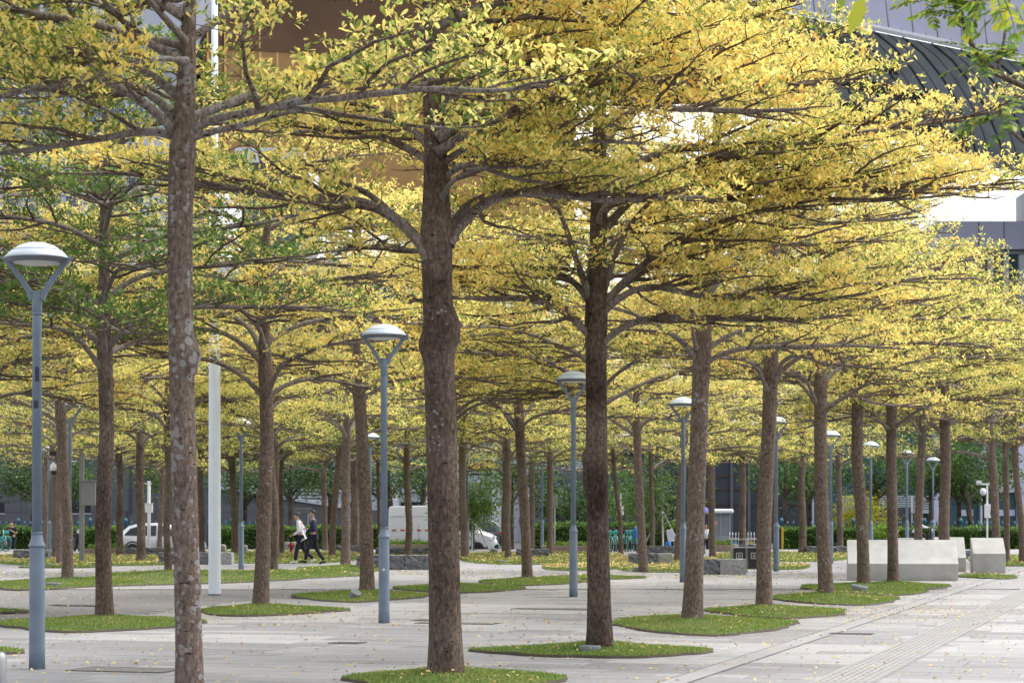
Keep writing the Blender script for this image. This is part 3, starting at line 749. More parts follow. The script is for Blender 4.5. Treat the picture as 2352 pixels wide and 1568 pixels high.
def mound(x0, x1, yf, xt, yt, peak=.11, back=None, n_lit=50, dens=1500, sh=1.5):
    """x0..x1 tips, yf front edge reading, (xt, yt) trunk foot"""
    foot = gp(xt, yt, .10); d = foot.y; df = F * EYE / (yf - HY)
    L = (xt - x0) * d / F; Rr = (x1 - xt) * d / F; Fr = max(.5, d - df); Bk = back or max(.6, Fr * .5)
    nA, nR = 72, 12; V = [(0, 0, peak)]; Fc = []
    ph = mrng.uniform(0, 6, 3)
    def prof(t): return .028 + (peak - .028) * math.exp(-(t * 1.9) ** 2)
    def edge(a): return outline(a, L, Rr, Fr, Bk, sh) * (1 + .04 * math.sin(3 * a + ph[0]) + .03 * math.sin(7 * a + ph[1]) + .015 * math.sin(17 * a + ph[2]))
    for j in range(1, nR + 2):
        t = min(1, j / nR)
        for i in range(nA):
            a = 2 * math.pi * i / nA; r = edge(a) * t * (1.012 if j > nR else 1)
            z = prof(t) if j <= nR else 0.003
            V.append((r * math.cos(a), r * math.sin(a), z + (mrng.normal(0, .004) if 1 < j <= nR else 0)))
    for i in range(nA): Fc.append((0, 1 + i, 1 + (i + 1) % nA))
    for j in range(nR):
        for i in range(nA):
            q = 1 + j * nA; Fc.append((q + i, q + nA + i, q + nA + (i + 1) % nA, q + (i + 1) % nA))
    b = MB(); b.v = V; b.f = Fc; b.m = [0] * (len(Fc) - nA) + [1] * nA
    o = b.build('grass_mound', [M['turf'], M['soil']], smooth=True, kind='structure'); o.location = (foot.x, foot.y, 0)
    area = math.pi * (L + Rr) / 2 * (Fr + Bk) / 2
    n = int(min(16000, area * dens * min(1.6, 30 / d) ))
    a = mrng.uniform(0, 2 * np.pi, n * 2); t = np.sqrt(mrng.uniform(0, 1, n * 2))
    e = np.array([edge(q) for q in a]); x = e * t * np.cos(a); y = e * t * np.sin(a)
    keep = (mrng.random(n * 2) < (e / e.max()) ** 1.0); x, y, t = x[keep], y[keep], t[keep]
    z = .028 + (peak - .028) * np.exp(-(t * 1.9) ** 2)
    V2, Q2 = blades(np.stack([x, y, z - .004], 1), mrng, h=.02 + .0004 * d, w=.004 + .00012 * d)
    g = link('grass_blades', np_mesh('grass_blades', V2, Q2, M['grass']), o, 'stuff')
    k = mrng.choice(len(x), min(n_lit, len(x)), replace=False)
    LITTER.append(np.stack([x[k] + foot.x, y[k] + foot.y, z[k] + .035 + .0005 * d], 1))
    return o
mound(800, 1310, 1592, 1025, 1535, n_lit=110)
mound(1095, 1640, 1512, 1378, 1475, n_lit=130)
mound(1400, 1815, 1462, 1590, 1415, n_lit=150)
mound(1622, 1945, 1421, 1755, 1390, n_lit=180)
mound(1765, 2050, 1392, 1898, 1362, n_lit=230)
mound(1835, 2120, 1368, 1985, 1340, n_lit=40)
mound(1920, 2185, 1353, 2052, 1336, n_lit=30)
mound(5, 480, 1453, 240, 1415, n_lit=25)
mound(462, 790, 1416, 598, 1388, n_lit=80)
mound(680, 985, 1384, 843, 1356, n_lit=60)
mound(910, 1206, 1363, 1050, 1340, n_lit=70, peak=.10)
mound(1095, 1340, 1345, 1212, 1327, n_lit=110)
mound(10, 330, 1356, 155, 1328, n_lit=60)
mound(245, 818, 1347, 387, 1312, n_lit=160)
mound(505, 752, 1322, 629, 1309, n_lit=160)
mound(685, 905, 1316, 794, 1299, n_lit=80)
mound(1240, 1480, 1331, 1360, 1318, n_lit=120, peak=.06)
mound(2200, 2330, 1330, 2262, 1316, n_lit=60, peak=.06)
mound(-150, 68, 1404, -60, 1392, n_lit=8)
mound(-160, 58, 1496, -70, 1480, n_lit=6)
mound(45, 225, 1304, 137, 1296, n_lit=90, peak=.08)

# far lawns: long ragged patches between the paths
def lawn(x0, x1, y0, y1, n_lit, dens=70, zz=.02):
    """readings: left/right at middle, far edge y0, near edge y1"""
    da, db = F * EYE / (y1 - HY), F * EYE / (y0 - HY); K = 26; pn, pf = [], []
    for i in range(K + 1):
        x = x0 + (x1 - x0) * i / K; e = math.sqrt(max(0, 1 - (2 * i / K - 1) ** 4))
        wob = mrng.normal(0, .12)
        dn = da + (db - da) * (.5 - .5 * e) + wob; df = db - (db - da) * (.5 - .5 * e) + mrng.normal(0, .15)
        pn.append(((x - CX) * dn / F, dn)); pf.append(((x - CX) * df / F, df))
    b = MB(); b.face([(*p, zz) for p in pn] + [(*p, zz) for p in pf[::-1]])
    for i in range(K): b.face([(*pn[i], .002), (*pn[i + 1], .002), (*pn[i + 1], zz), (*pn[i], zz)])
    o = b.build('lawn', M['turf'], kind='structure')
    area = abs((pn[-1][0] - pn[0][0])) * (db - da); n = int(area * dens)
    t = mrng.random(n); s = mrng.uniform(.02, .98, n); ix = t * K
    xn = np.interp(ix, range(K + 1), [p[0] for p in pn]); yn = np.interp(ix, range(K + 1), [p[1] for p in pn])
    xf = np.interp(ix, range(K + 1), [p[0] for p in pf]); yf = np.interp(ix, range(K + 1), [p[1] for p in pf])
    P = np.stack([xn + (xf - xn) * s, yn + (yf - yn) * s, np.full(n, zz)], 1)
    V2, Q2 = blades(P, mrng, h=.07, w=.022); link('grass_blades', np_mesh('grass_blades', V2, Q2, M['grass']), o, 'stuff')
    t = mrng.random(n_lit); s = mrng.random(n_lit); ix = t * K
    xn = np.interp(ix, range(K + 1), [p[0] for p in pn]); yn = np.interp(ix, range(K + 1), [p[1] for p in pn])
    xf = np.interp(ix, range(K + 1), [p[0] for p in pf]); yf = np.interp(ix, range(K + 1), [p[1] for p in pf])
    LITTER.append(np.stack([xn + (xf - xn) * s, yn + (yf - yn) * s, np.full(n_lit, zz + .07)], 1))
lawn(-40, 470, 1273, 1299, 6500)
lawn(410, 830, 1266, 1294, 2500)
lawn(640, 1010, 1272, 1283, 900)
lawn(1050, 1440, 1269, 1296, 4200)
lawn(1245, 1420, 1298, 1310, 1300)
lawn(1400, 1660, 1280, 1314, 3600)
lawn(1640, 1960, 1268, 1290, 1900)
lawn(1700, 1860, 1296, 1308, 900)
lawn(2225, 2420, 1275, 1300, 900)

# fallen leaves on the paving
def litter_field(n, d0, d1, xmin=-1.0, xmax=1.0, cl=None):
    d = np.sqrt(mrng.uniform(d0 ** 2, d1 ** 2, n)); x = mrng.uniform(xmin, xmax, n) * .25 * d
    LITTER.append(np.stack([x, d, np.full(n, .008)], 1))
litter_field(2600, 19.5, 36); litter_field(4200, 32, 64); litter_field(3600, 60, 104)
def litter_spot(x, y, n, sx, sy):
    p = gp(x, y); LITTER.append(np.stack([mrng.normal(p.x, sx, n), mrng.normal(p.y, sy, n), np.full(n, .008)], 1))
litter_spot(2100, 1405, 500, 2.2, 2.2); litter_spot(1900, 1400, 400, 2.0, 1.2); litter_spot(760, 1318, 500, 3, 1.6); litter_spot(640, 1420, 260, 1.5, 1.5)
litter_spot(350, 1322, 500, 4, 2); litter_spot(1400, 1340, 400, 3, 1.6); litter_spot(1600, 1326, 500, 3, 1.4); litter_spot(250, 1520, 60, .8, .8)
Lp = np.vstack(LITTER)
def flat_leaves(P, rng, size):
    n = len(P); az = rng.uniform(0, 6.28, n); ti = rng.normal(0, .22, n)
    D = np.stack([np.cos(az), np.sin(az), ti], 1); S = np.stack([-np.sin(az), np.cos(az), rng.normal(0, .3, n)], 1)
    L = (rng.uniform(.7, 1.2, n) * size)[:, None]; W = L * rng.uniform(.2, .3, n)[:, None]
    c = rng.uniform(.02, .14, n)[:, None] * L * [0, 0, 1]
    V = np.stack([P, P + D * L * .62 + S * W + c, P + D * L + c * .5, P + D * L * .62 - S * W + c], 1); V[..., 2] = np.maximum(V[..., 2], P[:, None, 2] - .001)
    return V.reshape(-1, 3), np.arange(n * 4).reshape(n, 4)
nearm = Lp[:, 1] < 55
for nm, sel, sz in (('fallen_leaves', nearm, .058), ('fallen_leaves', ~nearm, .085)):
    V, Q = flat_leaves(Lp[sel], mrng, sz); o = link(nm, np_mesh(nm, V, Q, M['litter']), None, 'stuff'); o['green'] = .25
    o['label'] = 'scattered fallen yellow leaves on the near paving' if sz < .07 else 'carpet of fallen yellow leaves on the far lawns'
# ------------------------------------------------------------------ lamp posts
M['lamp_paint'] = plain('lamp_blue_grey_paint', (.155, .205, .275), .42, var=.18, scale=2.2, bump=.05)
M['lamp_shade'] = plain('lamp_pale_metal', (.46, .53, .60), .4, var=.1, scale=6)
M['lamp_dark'] = plain('lamp_dark_ring', (.14, .16, .19), .5)
M['lamp_glass'] = plain('lamp_diffuser', (.62, .64, .63), .3, var=.08)
M['steel'] = plain('galvanised_steel', (.42, .44, .45), .4, .6, var=.15)
M['white_paint'] = plain('white_mast_paint', (.74, .82, .90), .35, var=.06, scale=1.5)
def make_lamp():
    r = empty('street_lamp', '', 'street lamp', (0, 0, 0), 0, 'dome-topped lamp posts in rows across the plaza')
    MB().lathe([(.085, 0), (.083, .2), (.078, 1.26), (.078, 1.28)], 24).build('lower_shaft', M['lamp_paint'], r, True)
    MB().lathe([(.088, 1.275), (.09, 1.285), (.088, 1.295), (.066, 1.34), (.058, 1.39), (.055, 1.415), (.062, 1.42), (.062, 1.428), (.054, 1.43)], 28).build('collar', M['lamp_paint'], r, True)
    MB().lathe([(.052, 1.42), (.048, 3.68), (.048, 3.70)], 20).build('upper_shaft', M['lamp_paint'], r, True)
    MB().lathe([(.053, 3.70), (.053, 3.72), (.05, 3.725), (.054, 3.73), (.052, 3.95), (.045, 3.955)], 20).build('joint_sleeve', M['lamp_paint'], r, True)
    for s in (-1, 1):                      # curved flat arms
        b = MB(); pts = [(.040, 3.86, .05), (.075, 3.96, .05), (.17, 4.10, .048), (.28, 4.245, .045), (.335, 4.31, .04)]
        out = []; inn = []
        for x, z, w in pts: out.append((s * (x + .038), z - .012)); inn.append((s * (x - .012), z + .012))
        poly = out + inn[::-1]
        if s < 0: poly = poly[::-1]
        b.prism(poly, 'y', -.028, .028); b.build('arm', M['lamp_paint'], r, bevel=.004)
    h = MB().lathe([(.315, 4.285), (.335, 4.29), (.335, 4.298), (.30, 4.335), (.262, 4.372), (.258, 4.374), (.24, 4.386), (.18, 4.425), (.10, 4.452), (.03, 4.46)], 36).build('dome', M['lamp_shade'], r, True)
    MB().lathe([(.265, 4.245), (.27, 4.25), (.325, 4.284), (.32, 4.288)], 36).build('rim', M['lamp_dark'], r, True)
    MB().lathe([(.05, 4.228), (.20, 4.234), (.262, 4.247), (.26, 4.251)], 32).build('diffuser', M['lamp_glass'], r, True)
    MB().lathe([(.263, 4.3725), (.2655, 4.3745), (.263, 4.3765)], 36, cap=False).build('seam', M['lamp_dark'], h)
    return r
LP = [(gp(85, 1535), 'nearest lamp post, tall at the left edge of the plaza'), (gp(882, 1430), 'blue-grey lamp post just left of the thick brown trunk'), (gp(1317, 1370), 'lamp post hugging the left side of the fan-shaped tree'),
      (wp(1569, 1184, 52.5), 'lamp post half hidden behind the speckled leaning trunk'), (wp(1783, 1184, 62.8), 'lamp post behind the pinkish-brown trunk'), (wp(1908, 1184, 73), 'lamp post against the right side of the speckled trunk by the wedge bench'),
      (wp(2000, 1184, 83.8), 'lamp post standing free right of the pale trunk by the wedge bench'), (wp(2083, 1184, 95), 'lamp post with foliage-covered head left of the slim pale trunk'), (wp(2143, 1184, 106), 'farthest lamp post of the right-hand row, beside the dotted trunk'),
      (wp(160, 1184, 53.3), 'lamp post behind the pale leaning trunk at left'), (wp(554, 1184, 63.9), 'lamp post between the white mast and the brown mound trunk'), (wp(850, 1184, 74.7), 'lamp post behind the scarred trunk left of the blue lamp post'),
      (wp(1073, 1184, 88), 'lamp post showing its head right of the thick brown trunk'), (wp(1245, 1184, 100.7), 'small far lamp post left of the fan-shaped tree'), (wp(113, 1184, 89.5), 'far lamp post beside the surveillance camera')]
proto_lamp = make_lamp()
for i, (p, lab) in enumerate(LP):
    o = proto_lamp if i == 0 else copy_tree(proto_lamp)
    o.location = (p.x, p.y, 0); o['label'] = lab

m = MB(); m.lathe([(.02, -.001), (.02, .001)], 12); o = m.build('sticker', M['white_plastic'] if 'white_plastic' in M else M['lamp_glass'], bpy.data.objects['street_lamp.001']); o.rotation_euler = (R(90), 0, 0); o.location = (.0, -.0835, .80)
M['smudge'] = plain('black_smudge', (.03, .035, .05), .7)
for zz, hh, a0, a1 in ((3.0, .16, -100, -50), (2.72, .09, -120, -60)):
    m = MB(); rr_ = .0515 if zz > 1.4 else .086
    for k in range(6):
        t0, t1 = R(a0 + (a1 - a0) * k / 6), R(a0 + (a1 - a0) * (k + 1) / 6); m.face([(rr_ * math.cos(t0), rr_ * math.sin(t0), zz), (rr_ * math.cos(t1), rr_ * math.sin(t1), zz + .01 * (k % 2)), (rr_ * math.cos(t1), rr_ * math.sin(t1), zz + hh - .015 * (k % 3)), (rr_ * math.cos(t0), rr_ * math.sin(t0), zz + hh)])
    m.build('paint_smudge', M['smudge'], proto_lamp)
# white mast through the canopy
p = gp(493, 1365); r = empty('mast', 'thick tapering pale-blue mast standing on the paving behind the closest trunk', 'mast', p)
MB().lathe([(.126, 0), (.124, 2), (.114, 5.22), (.112, 5.23), (.09, 5.231)], 32).build('lower_shaft', M['white_paint'], r)
MB().lathe([(.078, 5.2), (.072, 9), (.06, 14)], 24).build('upper_shaft', M['white_paint'], r, True)
MB().lathe([(.145, 0.001), (.145, .02), (.13, .025)], 32).build('base_plate', M['lamp_paint'], r)
# camera poles
M['grey_paint'] = plain('pole_grey_paint', (.20, .205, .20), .5, var=.12)
M['white_plastic'] = plain('white_plastic', (.72, .73, .74), .4, var=.05)
M['black'] = plain('black_plastic', (.012, .012, .014), .35, var=.3)
p = gp(188, 1293); r = empty('camera_pole', 'square grey pole with equipment box and a dome camera on a side arm', 'camera pole', p)
MB().box(-.075, .075, -.075, .075, 0, 3.72).build('post', M['grey_paint'], r, bevel=.008)
MB().box(-.09, .09, -.09, .09, 0.001, .02).build('base_plate', M['grey_paint'], r)
MB().box(.02, .50, -.28, -.08, 1.95, 2.75).build('equipment_box', M['grey_paint'], r, bevel=.01)
MB().box(-.02, .54, -.32, -.06, 2.751, 2.79).build('box_lid', M['grey_paint'], r, bevel=.01)
MB().tube([(-.07, 0, 3.42), (-1.0, 0, 3.42)], .035).build('side_arm', M['steel'], r, True)
c = MB().lathe([(.05, 3.40), (.06, 3.36), (.115, 3.3), (.125, 3.12)], 20, c=(-.95, 0, 0)).build('camera_housing', M['white_plastic'], r, True)
MB().lathe([(.02, 2.98), (.08, 3.0), (.11, 3.06), (.115, 3.118)], 20, c=(-.95, 0, 0)).build('camera_dome', M['black'], c, True)
MB().box(-1.08, -.84, -.1, .1, 3.62, 3.78).build('radio_unit', M['black'], r, bevel=.01)
MB().tube([(-.96, 0, 3.42), (-.96, 0, 3.63)], .02).build('bracket', M['steel'], r)
p = wp(342, 1184, 100); r = empty('camera_pole', 'pale pole with a white control box in front of the white car', 'camera pole', (p.x, p.y, 0))
MB().lathe([(.085, 0), (.075, 3.2)], 16).build('post', M['white_plastic'], r, True)
MB().box(-.28, .2, -.26, -.08, 1.75, 2.15).build('control_box', M['white_plastic'], r, bevel=.012)
MB().box(-.31, .23, -.29, -.07, 2.151, 2.18).build('box_lid', M['white_plastic'], r)
MB().box(-.5, .12, -.05, .05, 3.05, 3.12).build('cross_arm', M['white_plastic'], r)
MB().box(-.45, -.2, -.2, .0, 3.121, 3.3).build('camera', M['black'], r, bevel=.015)

# ground spotlights
M['spot'] = plain('spotlight_grey', (.22, .24, .26), .5, var=.1)
SP = [(1355, 1497, .125, .075, 0, 'drum-shaped ground spotlight on the lawn in front of the fan-shaped tree'), (278, 1422, .12, .09, 0, 'round ground light behind the black-streaked trunk'), (811, 1374, .10, .16, 25, 'tilted ground spotlight on the mound left of the blue lamp post'),
      (1972, 1357, .17, .12, 8, 'ground spotlight on the lawn before the concrete wedge bench'), (123, 1346, .17, .08, 0, 'low oval ground light under the pale leaning trunk'), (1216, 1331, .17, .09, 0, 'round ground light at the foot of the crooked dark trunk'),
      (1468, 1310, .19, .1, 0, 'round ground light by the pale leaning trunk near the bicycles'), (1151, 1291, .2, .07, 0, 'flat ground light on the far lawn right of the thick trunk'), (110, 1301, .2, .09, 0, 'flat ground light left of the slim trunk at left'), (1133, 1270, .17, .2, 10, 'small grey ground spotlight in front of the dark car'), (1882, 1420, .12, .02, 0, 'flush ground light disc on the fifth mound')]
SP = SP[:-1]
for x, y, rad, h, tilt, lab in SP:
    p = gp(x, y, .03); r = empty('ground_spotlight', lab, 'ground light', p, 0, 'ground spotlights on the lawns')
    q = MB().lathe([(rad * .9, -.05), (rad * .92, h * .2), (rad, h * .9), (rad, h), (rad * .9, h)], 24).build('housing', M['spot'], r, True); q.rotation_euler = (R(tilt), R(tilt), 0)
    g = MB().lathe([(rad * .86, h + .002), (rad * .3, h + .008)], 24).build('lens', M['lamp_dark'], r); g.rotation_euler = (R(tilt), R(tilt), 0)

# ------------------------------------------------------------------ rough granite blocks
M['stone'] = plain('split_granite', (.15, .155, .17), .85, var=.4, scale=9, bump=.9, bscale=16)
M['stone_pale'] = plain('sawn_granite', (.29, .295, .29), .8, var=.25, scale=14, bump=.6, bscale=30)
def stone(x0, x1, yt, yb, label, n=2, depth=.5, pale_end=False, seed=0, rz=None):
    rg = np.random.default_rng(seed + 900); d = F * EYE / (yb - HY); w = (x1 - x0) * d / F; h = EYE - (yt - HY) * d / F
    h = min(.6, max(.34, h)); xc = ((x0 + x1) / 2 - CX) * d / F
    r = empty('stone_bench', label, 'stone bench', (xc, d + depth / 2, 0), -.06 if rz is None else rz, 'rough granite block benches')
    cuts = [-w / 2] + [(-w / 2 + w * (i + rg.uniform(-.12, .12)) / n) for i in range(1, n)] + [w / 2]
    for i in range(n):
        a, b_ = cuts[i] + .006, cuts[i + 1] - .006; pale = pale_end and i == n - 1
        bm = bmesh.new(); bmesh.ops.create_cube(bm, size=1)
        bmesh.ops.subdivide_edges(bm, edges=bm.edges[:], cuts=5, use_grid_fill=True)
        for v in bm.verts:
            u = v.co.copy(); x = (a + b_) / 2 + u.x * (b_ - a); y = u.y * depth; z = (u.z + .5) * h - .02
            amp = .004 if pale else .022
            if u.z < .49: y += rg.normal(0, amp); x += rg.normal(0, amp * .5)
            if u.z > .49: z += rg.normal(0, .004)
            corner = (abs(u.x) > .49) + (abs(u.y) > .49) + (abs(u.z) > .49)
            k = 1 - .006 * (corner >= 2) - .01 * (corner >= 3); y *= k; z = z * k if u.z > .4 else z
            v.co = (x, y, z)
        me = bpy.data.meshes.new('stone_block'); bm.to_mesh(me); bm.free(); me.materials.append(M['stone_pale'] if pale else M['stone'])
        o = link('stone_block', me, r)
    return r
stone(31, 112, 1261, 1286, 'granite block bench behind the nearest lamp post', 2, seed=1)
stone(286, 420, 1256, 1277, 'granite bench in front of the white car', 3, seed=2)
stone(364, 534, 1267, 1296, 'granite bench passing behind the white mast', 3, seed=3, pale_end=True)
stone(768, 845, 1254, 1269, 'granite bench right of the two walkers', 2, seed=4)
stone(819, 1035, 1273, 1308, 'longest granite bench, behind the blue lamp post in front of the van', 4, seed=5)
stone(862, 1030, 1257, 1276, 'granite bench close under the white van', 4, seed=6)
stone(1186, 1262, 1259, 1281, 'granite bench left of the fan-shaped tree', 2, seed=7)
stone(1444, 1546, 1269, 1298, 'granite bench with a pale sawn end block by the bicycles', 3, seed=8, pale_end=True)
stone(1463, 1620, 1252, 1271, 'granite bench near the staked young tree', 3, seed=9)
stone(1600, 1716, 1282, 1319, 'nearest granite block bench, left of the recycling bins', 2, seed=10, pale_end=True)
stone(1853, 1960, 1255, 1272, 'low granite bench in front of the right-hand hedge', 3, seed=11)
stone(1700, 1752, 1249, 1266, 'granite block behind the recycling bins', 1, seed=12)
stone(2206, 2300, 1262, 1283, 'granite bench behind the far concrete wedge', 2, seed=13)
M['brown_kerb'] = plain('brown_planter_granite', (.25, .19, .16), .75, var=.15, scale=6, bump=.2)
def planter(x0, x1, yt, yb, label, leaf=True, seed=0, plants=True):
    d = F * EYE / (yb - HY); w = (x1 - x0) * d / F; xc = ((x0 + x1) / 2 - CX) * d / F; h = EYE - (yt - HY) * d / F; h = max(.22, min(.4, h))
    r = empty('planter', label, 'planter', (xc, d + .9, 0), 0, 'low brown granite planters')
    for s in (-1, 1):
        MB().box(-w / 2, w / 2, s * .82 - .08, s * .82 + .08, 0, h).build('wall', M['brown_kerb'], r, bevel=.02)
        MB().box(s * (w / 2 - .08) - .08, s * (w / 2 - .08) + .08, -.738, .738, 0, h - .003).build('end_wall', M['brown_kerb'], r, bevel=.02)
    MB().box(-w / 2 + .16, w / 2 - .16, -.736, .736, 0.001, h * .8).build('soil', M['soil'], r)
    rg = np.random.default_rng(seed + 50); n = int(w * 260)
    P = np.stack([rg.uniform(-w / 2 + .15, w / 2 - .15, n), rg.uniform(-.7, .7, n), h * .8 + np.abs(rg.normal(0, .07, n))], 1)
    V, Q = leaves(P, rg, 4, .11, up=(20, 80)); c = link('plants', np_mesh('plants', V, Q, M['hedge_leaf']), r, 'stuff'); c['green'] = -.25
planter(188, 280, 1260, 1275, 'low brown planter left of the white car', seed=1)
planter(1245, 1400, 1253, 1268, 'low brown planter behind the lamp post by the fan-shaped tree', seed=2)
planter(1640, 1690, 1251, 1266, 'low brown planter in front of the guard booth', seed=3)
planter(880, 1040, 1250, 1262, 'planter with low greenery along the side of the white van', seed=4)

# ------------------------------------------------------------------ concrete wedge benches
M['concrete'] = plain('fair_faced_concrete', (.40, .40, .385), .8, var=.16, scale=2.2, bump=.25, bscale=40)
def wedge(x0, x1, yb, label, top=.86, fh=.40, dep=.85, rz=-.12, leng=None):
    d = F * EYE / (yb - HY); w = leng or (x1 - x0) * d / F; xc = ((x0 + x1) / 2 - CX) * d / F
    r = empty('concrete_bench', label, 'concrete bench', (xc, d + dep / 2, 0), rz, 'wedge-shaped concrete benches')
    f = -dep / 2; bk = dep / 2
    poly = [(f + .06, 0.0), (bk, 0), (bk, top - .01), (bk - .08, top), (bk - .13, top), (f, fh), (f, fh - .01)]
    MB().prism([(y, z) for y, z in poly], 'x', -w / 2, w / 2).build('body', M['concrete'], r, bevel=.012)
    for k in (-1, 0, 1):
        MB().box(k * w * .31 - .004, k * w * .31 + .004, bk - .131, bk - .081, top + .0005, top + .003).build('groove', M['slot'], r)
    return r
wedge(1954, 2204, 1333, 'long pale concrete wedge bench behind the mound trunks', 1.0, .42, .9)
wedge(2058, 2133, 1316, 'concrete wedge bench peeping over the long wedge, left one', .98, .4, .9)
wedge(2154, 2223, 1312, 'concrete wedge bench peeping over the long wedge, behind the dotted trunk', .98, .4, .9)
wedge(2240, 2314, 1316, 'separate concrete wedge bench farthest right', .98, .55, .9)

# ------------------------------------------------------------------ recycling bins
M['bin'] = plain('bin_black_steel', (.018, .018, .024), .4, var=.2)
M['print_white'] = plain('white_print', (.75, .75, .75), .6, var=.03)
def recycle_mark(par, x, z, s, y):
    b = MB()
    for k in range(3):                       # three bent arrows chasing each other
        a = R(90 + 120 * k); c, n_ = math.cos, math.sin
        def P(u, v): return (x + s * (u * c(a) - v * n_(a)), y, z + s * (u * n_(a) + v * c(a)))
        b.face([P(.62, -.34), P(.62, .20), P(.38, .20), P(.38, -.34)]); b.face([P(.80, .18), P(.50, .52), P(.22, .18)])
    b.build('recycling_symbol', M['print_white'], par)
    f = MB(); q = s * 1.5
    for (a0, a1, b0, b1) in ((-q, q, q - .012, q), (-q, q, -q, -q + .012), (-q, -q + .012, -q, q), (q - .012, q, -q, q)):
        f.face([(x + a0, y, z + b0 * .95), (x + a1, y, z + b0 * .95), (x + a1, y, z + b1 * .95), (x + a0, y, z + b1 * .95)])
    f.build('symbol_frame', M['print_white'], par)
p = gp(1715, 1312); r = empty('recycling_bins', 'pair of black recycling bins hung in a grey steel frame', 'litter bin', p, -.1)
for x in (-.42, .0, .42): MB().box(x - .028, x + .028, -.03, .03, 0, .91).build('post', M['steel'], r, bevel=.004)
MB().box(-.45, .45, -.035, .035, .911, .94).build('top_rail', M['steel'], r, bevel=.004)
for x in (-.21, .21):
    q = MB().box(x - .175, x + .175, -.2, .2, .09, .68).build('bin', M['bin'], r, bevel=.012)
    MB().box(x - .176, x + .176, -.201, .201, .684, .70).build('bin_rim', M['steel'], q)
    recycle_mark(q, x, .46, .06, -.2035)
p = gp(2032, 1252 + 18); r = empty('planter_box', 'small dark planter box with yellow-green shrub beside the right-hand hedge', 'planter box', p)
MB().box(-.25, .25, -.2, .2, 0, .62).build('box', M['bin'], r, bevel=.01)
rg = np.random.default_rng(4); P = rg.normal(0, 1, (260, 3)) * [.28, .2, .16] + [-.1, 0, .85]
V, Q = leaves(P, rg, 4, .13, up=(0, 80)); c = link('shrub', np_mesh('shrub', V, Q, M['hedge_leaf']), r); c['green'] = -.35

# hydrant
M['red'] = plain('hydrant_red', (.36, .018, .022), .4, var=.15)
p = gp(669, 1272); r = empty('fire_hydrant', 'red fire hydrant left of the two walkers', 'fire hydrant', p)
MB().lathe([(.11, 0), (.11, .04), (.075, .05), (.07, .32), (.095, .34), (.095, .36), (.085, .4), (.07, .47), (.03, .51)], 20).build('barrel', M['red'], r, True)
for s in (-1, 1): MB().tube([(s * .05, 0, .36), (s * .15, 0, .36)], .045, 12).build('side_outlet', M['red'], r, True)
MB().tube([(0, -.05, .33), (0, -.15, .33)], .055, 12).build('front_outlet', M['red'], r, True)
MB().lathe([(.02, .51), (.02, .545)], 6).build('valve_nut', M['red'], r)
# pale bollard stones behind the hydrant
for i, (x, y, lab) in enumerate([(660, 1262, 'squat pale stone bollard behind the hydrant, left one'), (676, 1262, 'squat pale stone bollard behind the hydrant, right one'), (452, 1270, 'pale stone bollard left of the white mast'), (511, 1270, 'pale stone bollard right of the white mast'), (561, 1271, 'pale stone bollard right of the lamp post')]):
    p = gp(x, y); r = MB().lathe([(.15, 0), (.16, .03), (.16, .3), (.13, .36), (.06, .38)], 20).build('stone_bollard', M['kerb'], None, True); r.location = p; tag(r, lab, 'bollard', 'pale stone bollards')
# near grey post at the lower left corner
p = gp(-2, 1660); r = empty('post', 'grey rounded post cut off by the lower left corner', 'post', p)
MB().lathe([(.058, 0), (.058, .50), (.052, .535), (.03, .55)], 24).build('shaft', M['steel'], r, True)
MB().lathe([(.08, 0.001), (.08, .012)], 24).build('base_plate', M['steel'], r)
# ------------------------------------------------------------------ buildings behind the trees
M['grey_wall'] = plain('grey_stone_cladding', (.085, .095, .108), .7, var=.12, scale=.8)
M['pale_wall'] = plain('pale_panel', (.42, .45, .53), .55, var=.06, scale=.3)
M['lav'] = plain('lavender_metal_panel', (.52, .53, .68), .45, var=.06, scale=.2)
M['dark_wall'] = plain('dark_blue_panel', (.028, .034, .05), .4, var=.2, scale=.5)
M['bronze'] = plain('bronze_panel', (.24, .145, .06), .8, var=.16, scale=.15, spec=.15)
M['bronze_dark'] = plain('bronze_dark_panel', (.085, .05, .03), .8, var=.2, scale=.15, spec=.15)
M['gold'] = plain('gold_fin', (.42, .27, .09), .5, var=.1)
M['shell'] = plain('shell_stone', (.34, .385, .40), .45, var=.25, scale=.35)
M['window_dark'] = plain('dark_window', (.012, .014, .024), .12, var=.3)
M['teal_glass'] = plain('teal_glass', (.035, .10, .115), .15, var=.2, scale=.4)
M['tower_glass'] = plain('tower_glass', (.10, .13, .26), .15, var=.3, scale=.2)
M['tower_white'] = plain('tower_white_frame', (.52, .56, .64), .5, var=.05)
M['white_wall'] = plain('white_cladding', (.62, .64, .68), .5, var=.05)
M['louvre'] = plain('louvre_metal', (.30, .32, .38), .5, var=.06)
def Wz(y, d): return EYE - (y - HY) * d / F
def Wx(x, d): return (x - CX) * d / F

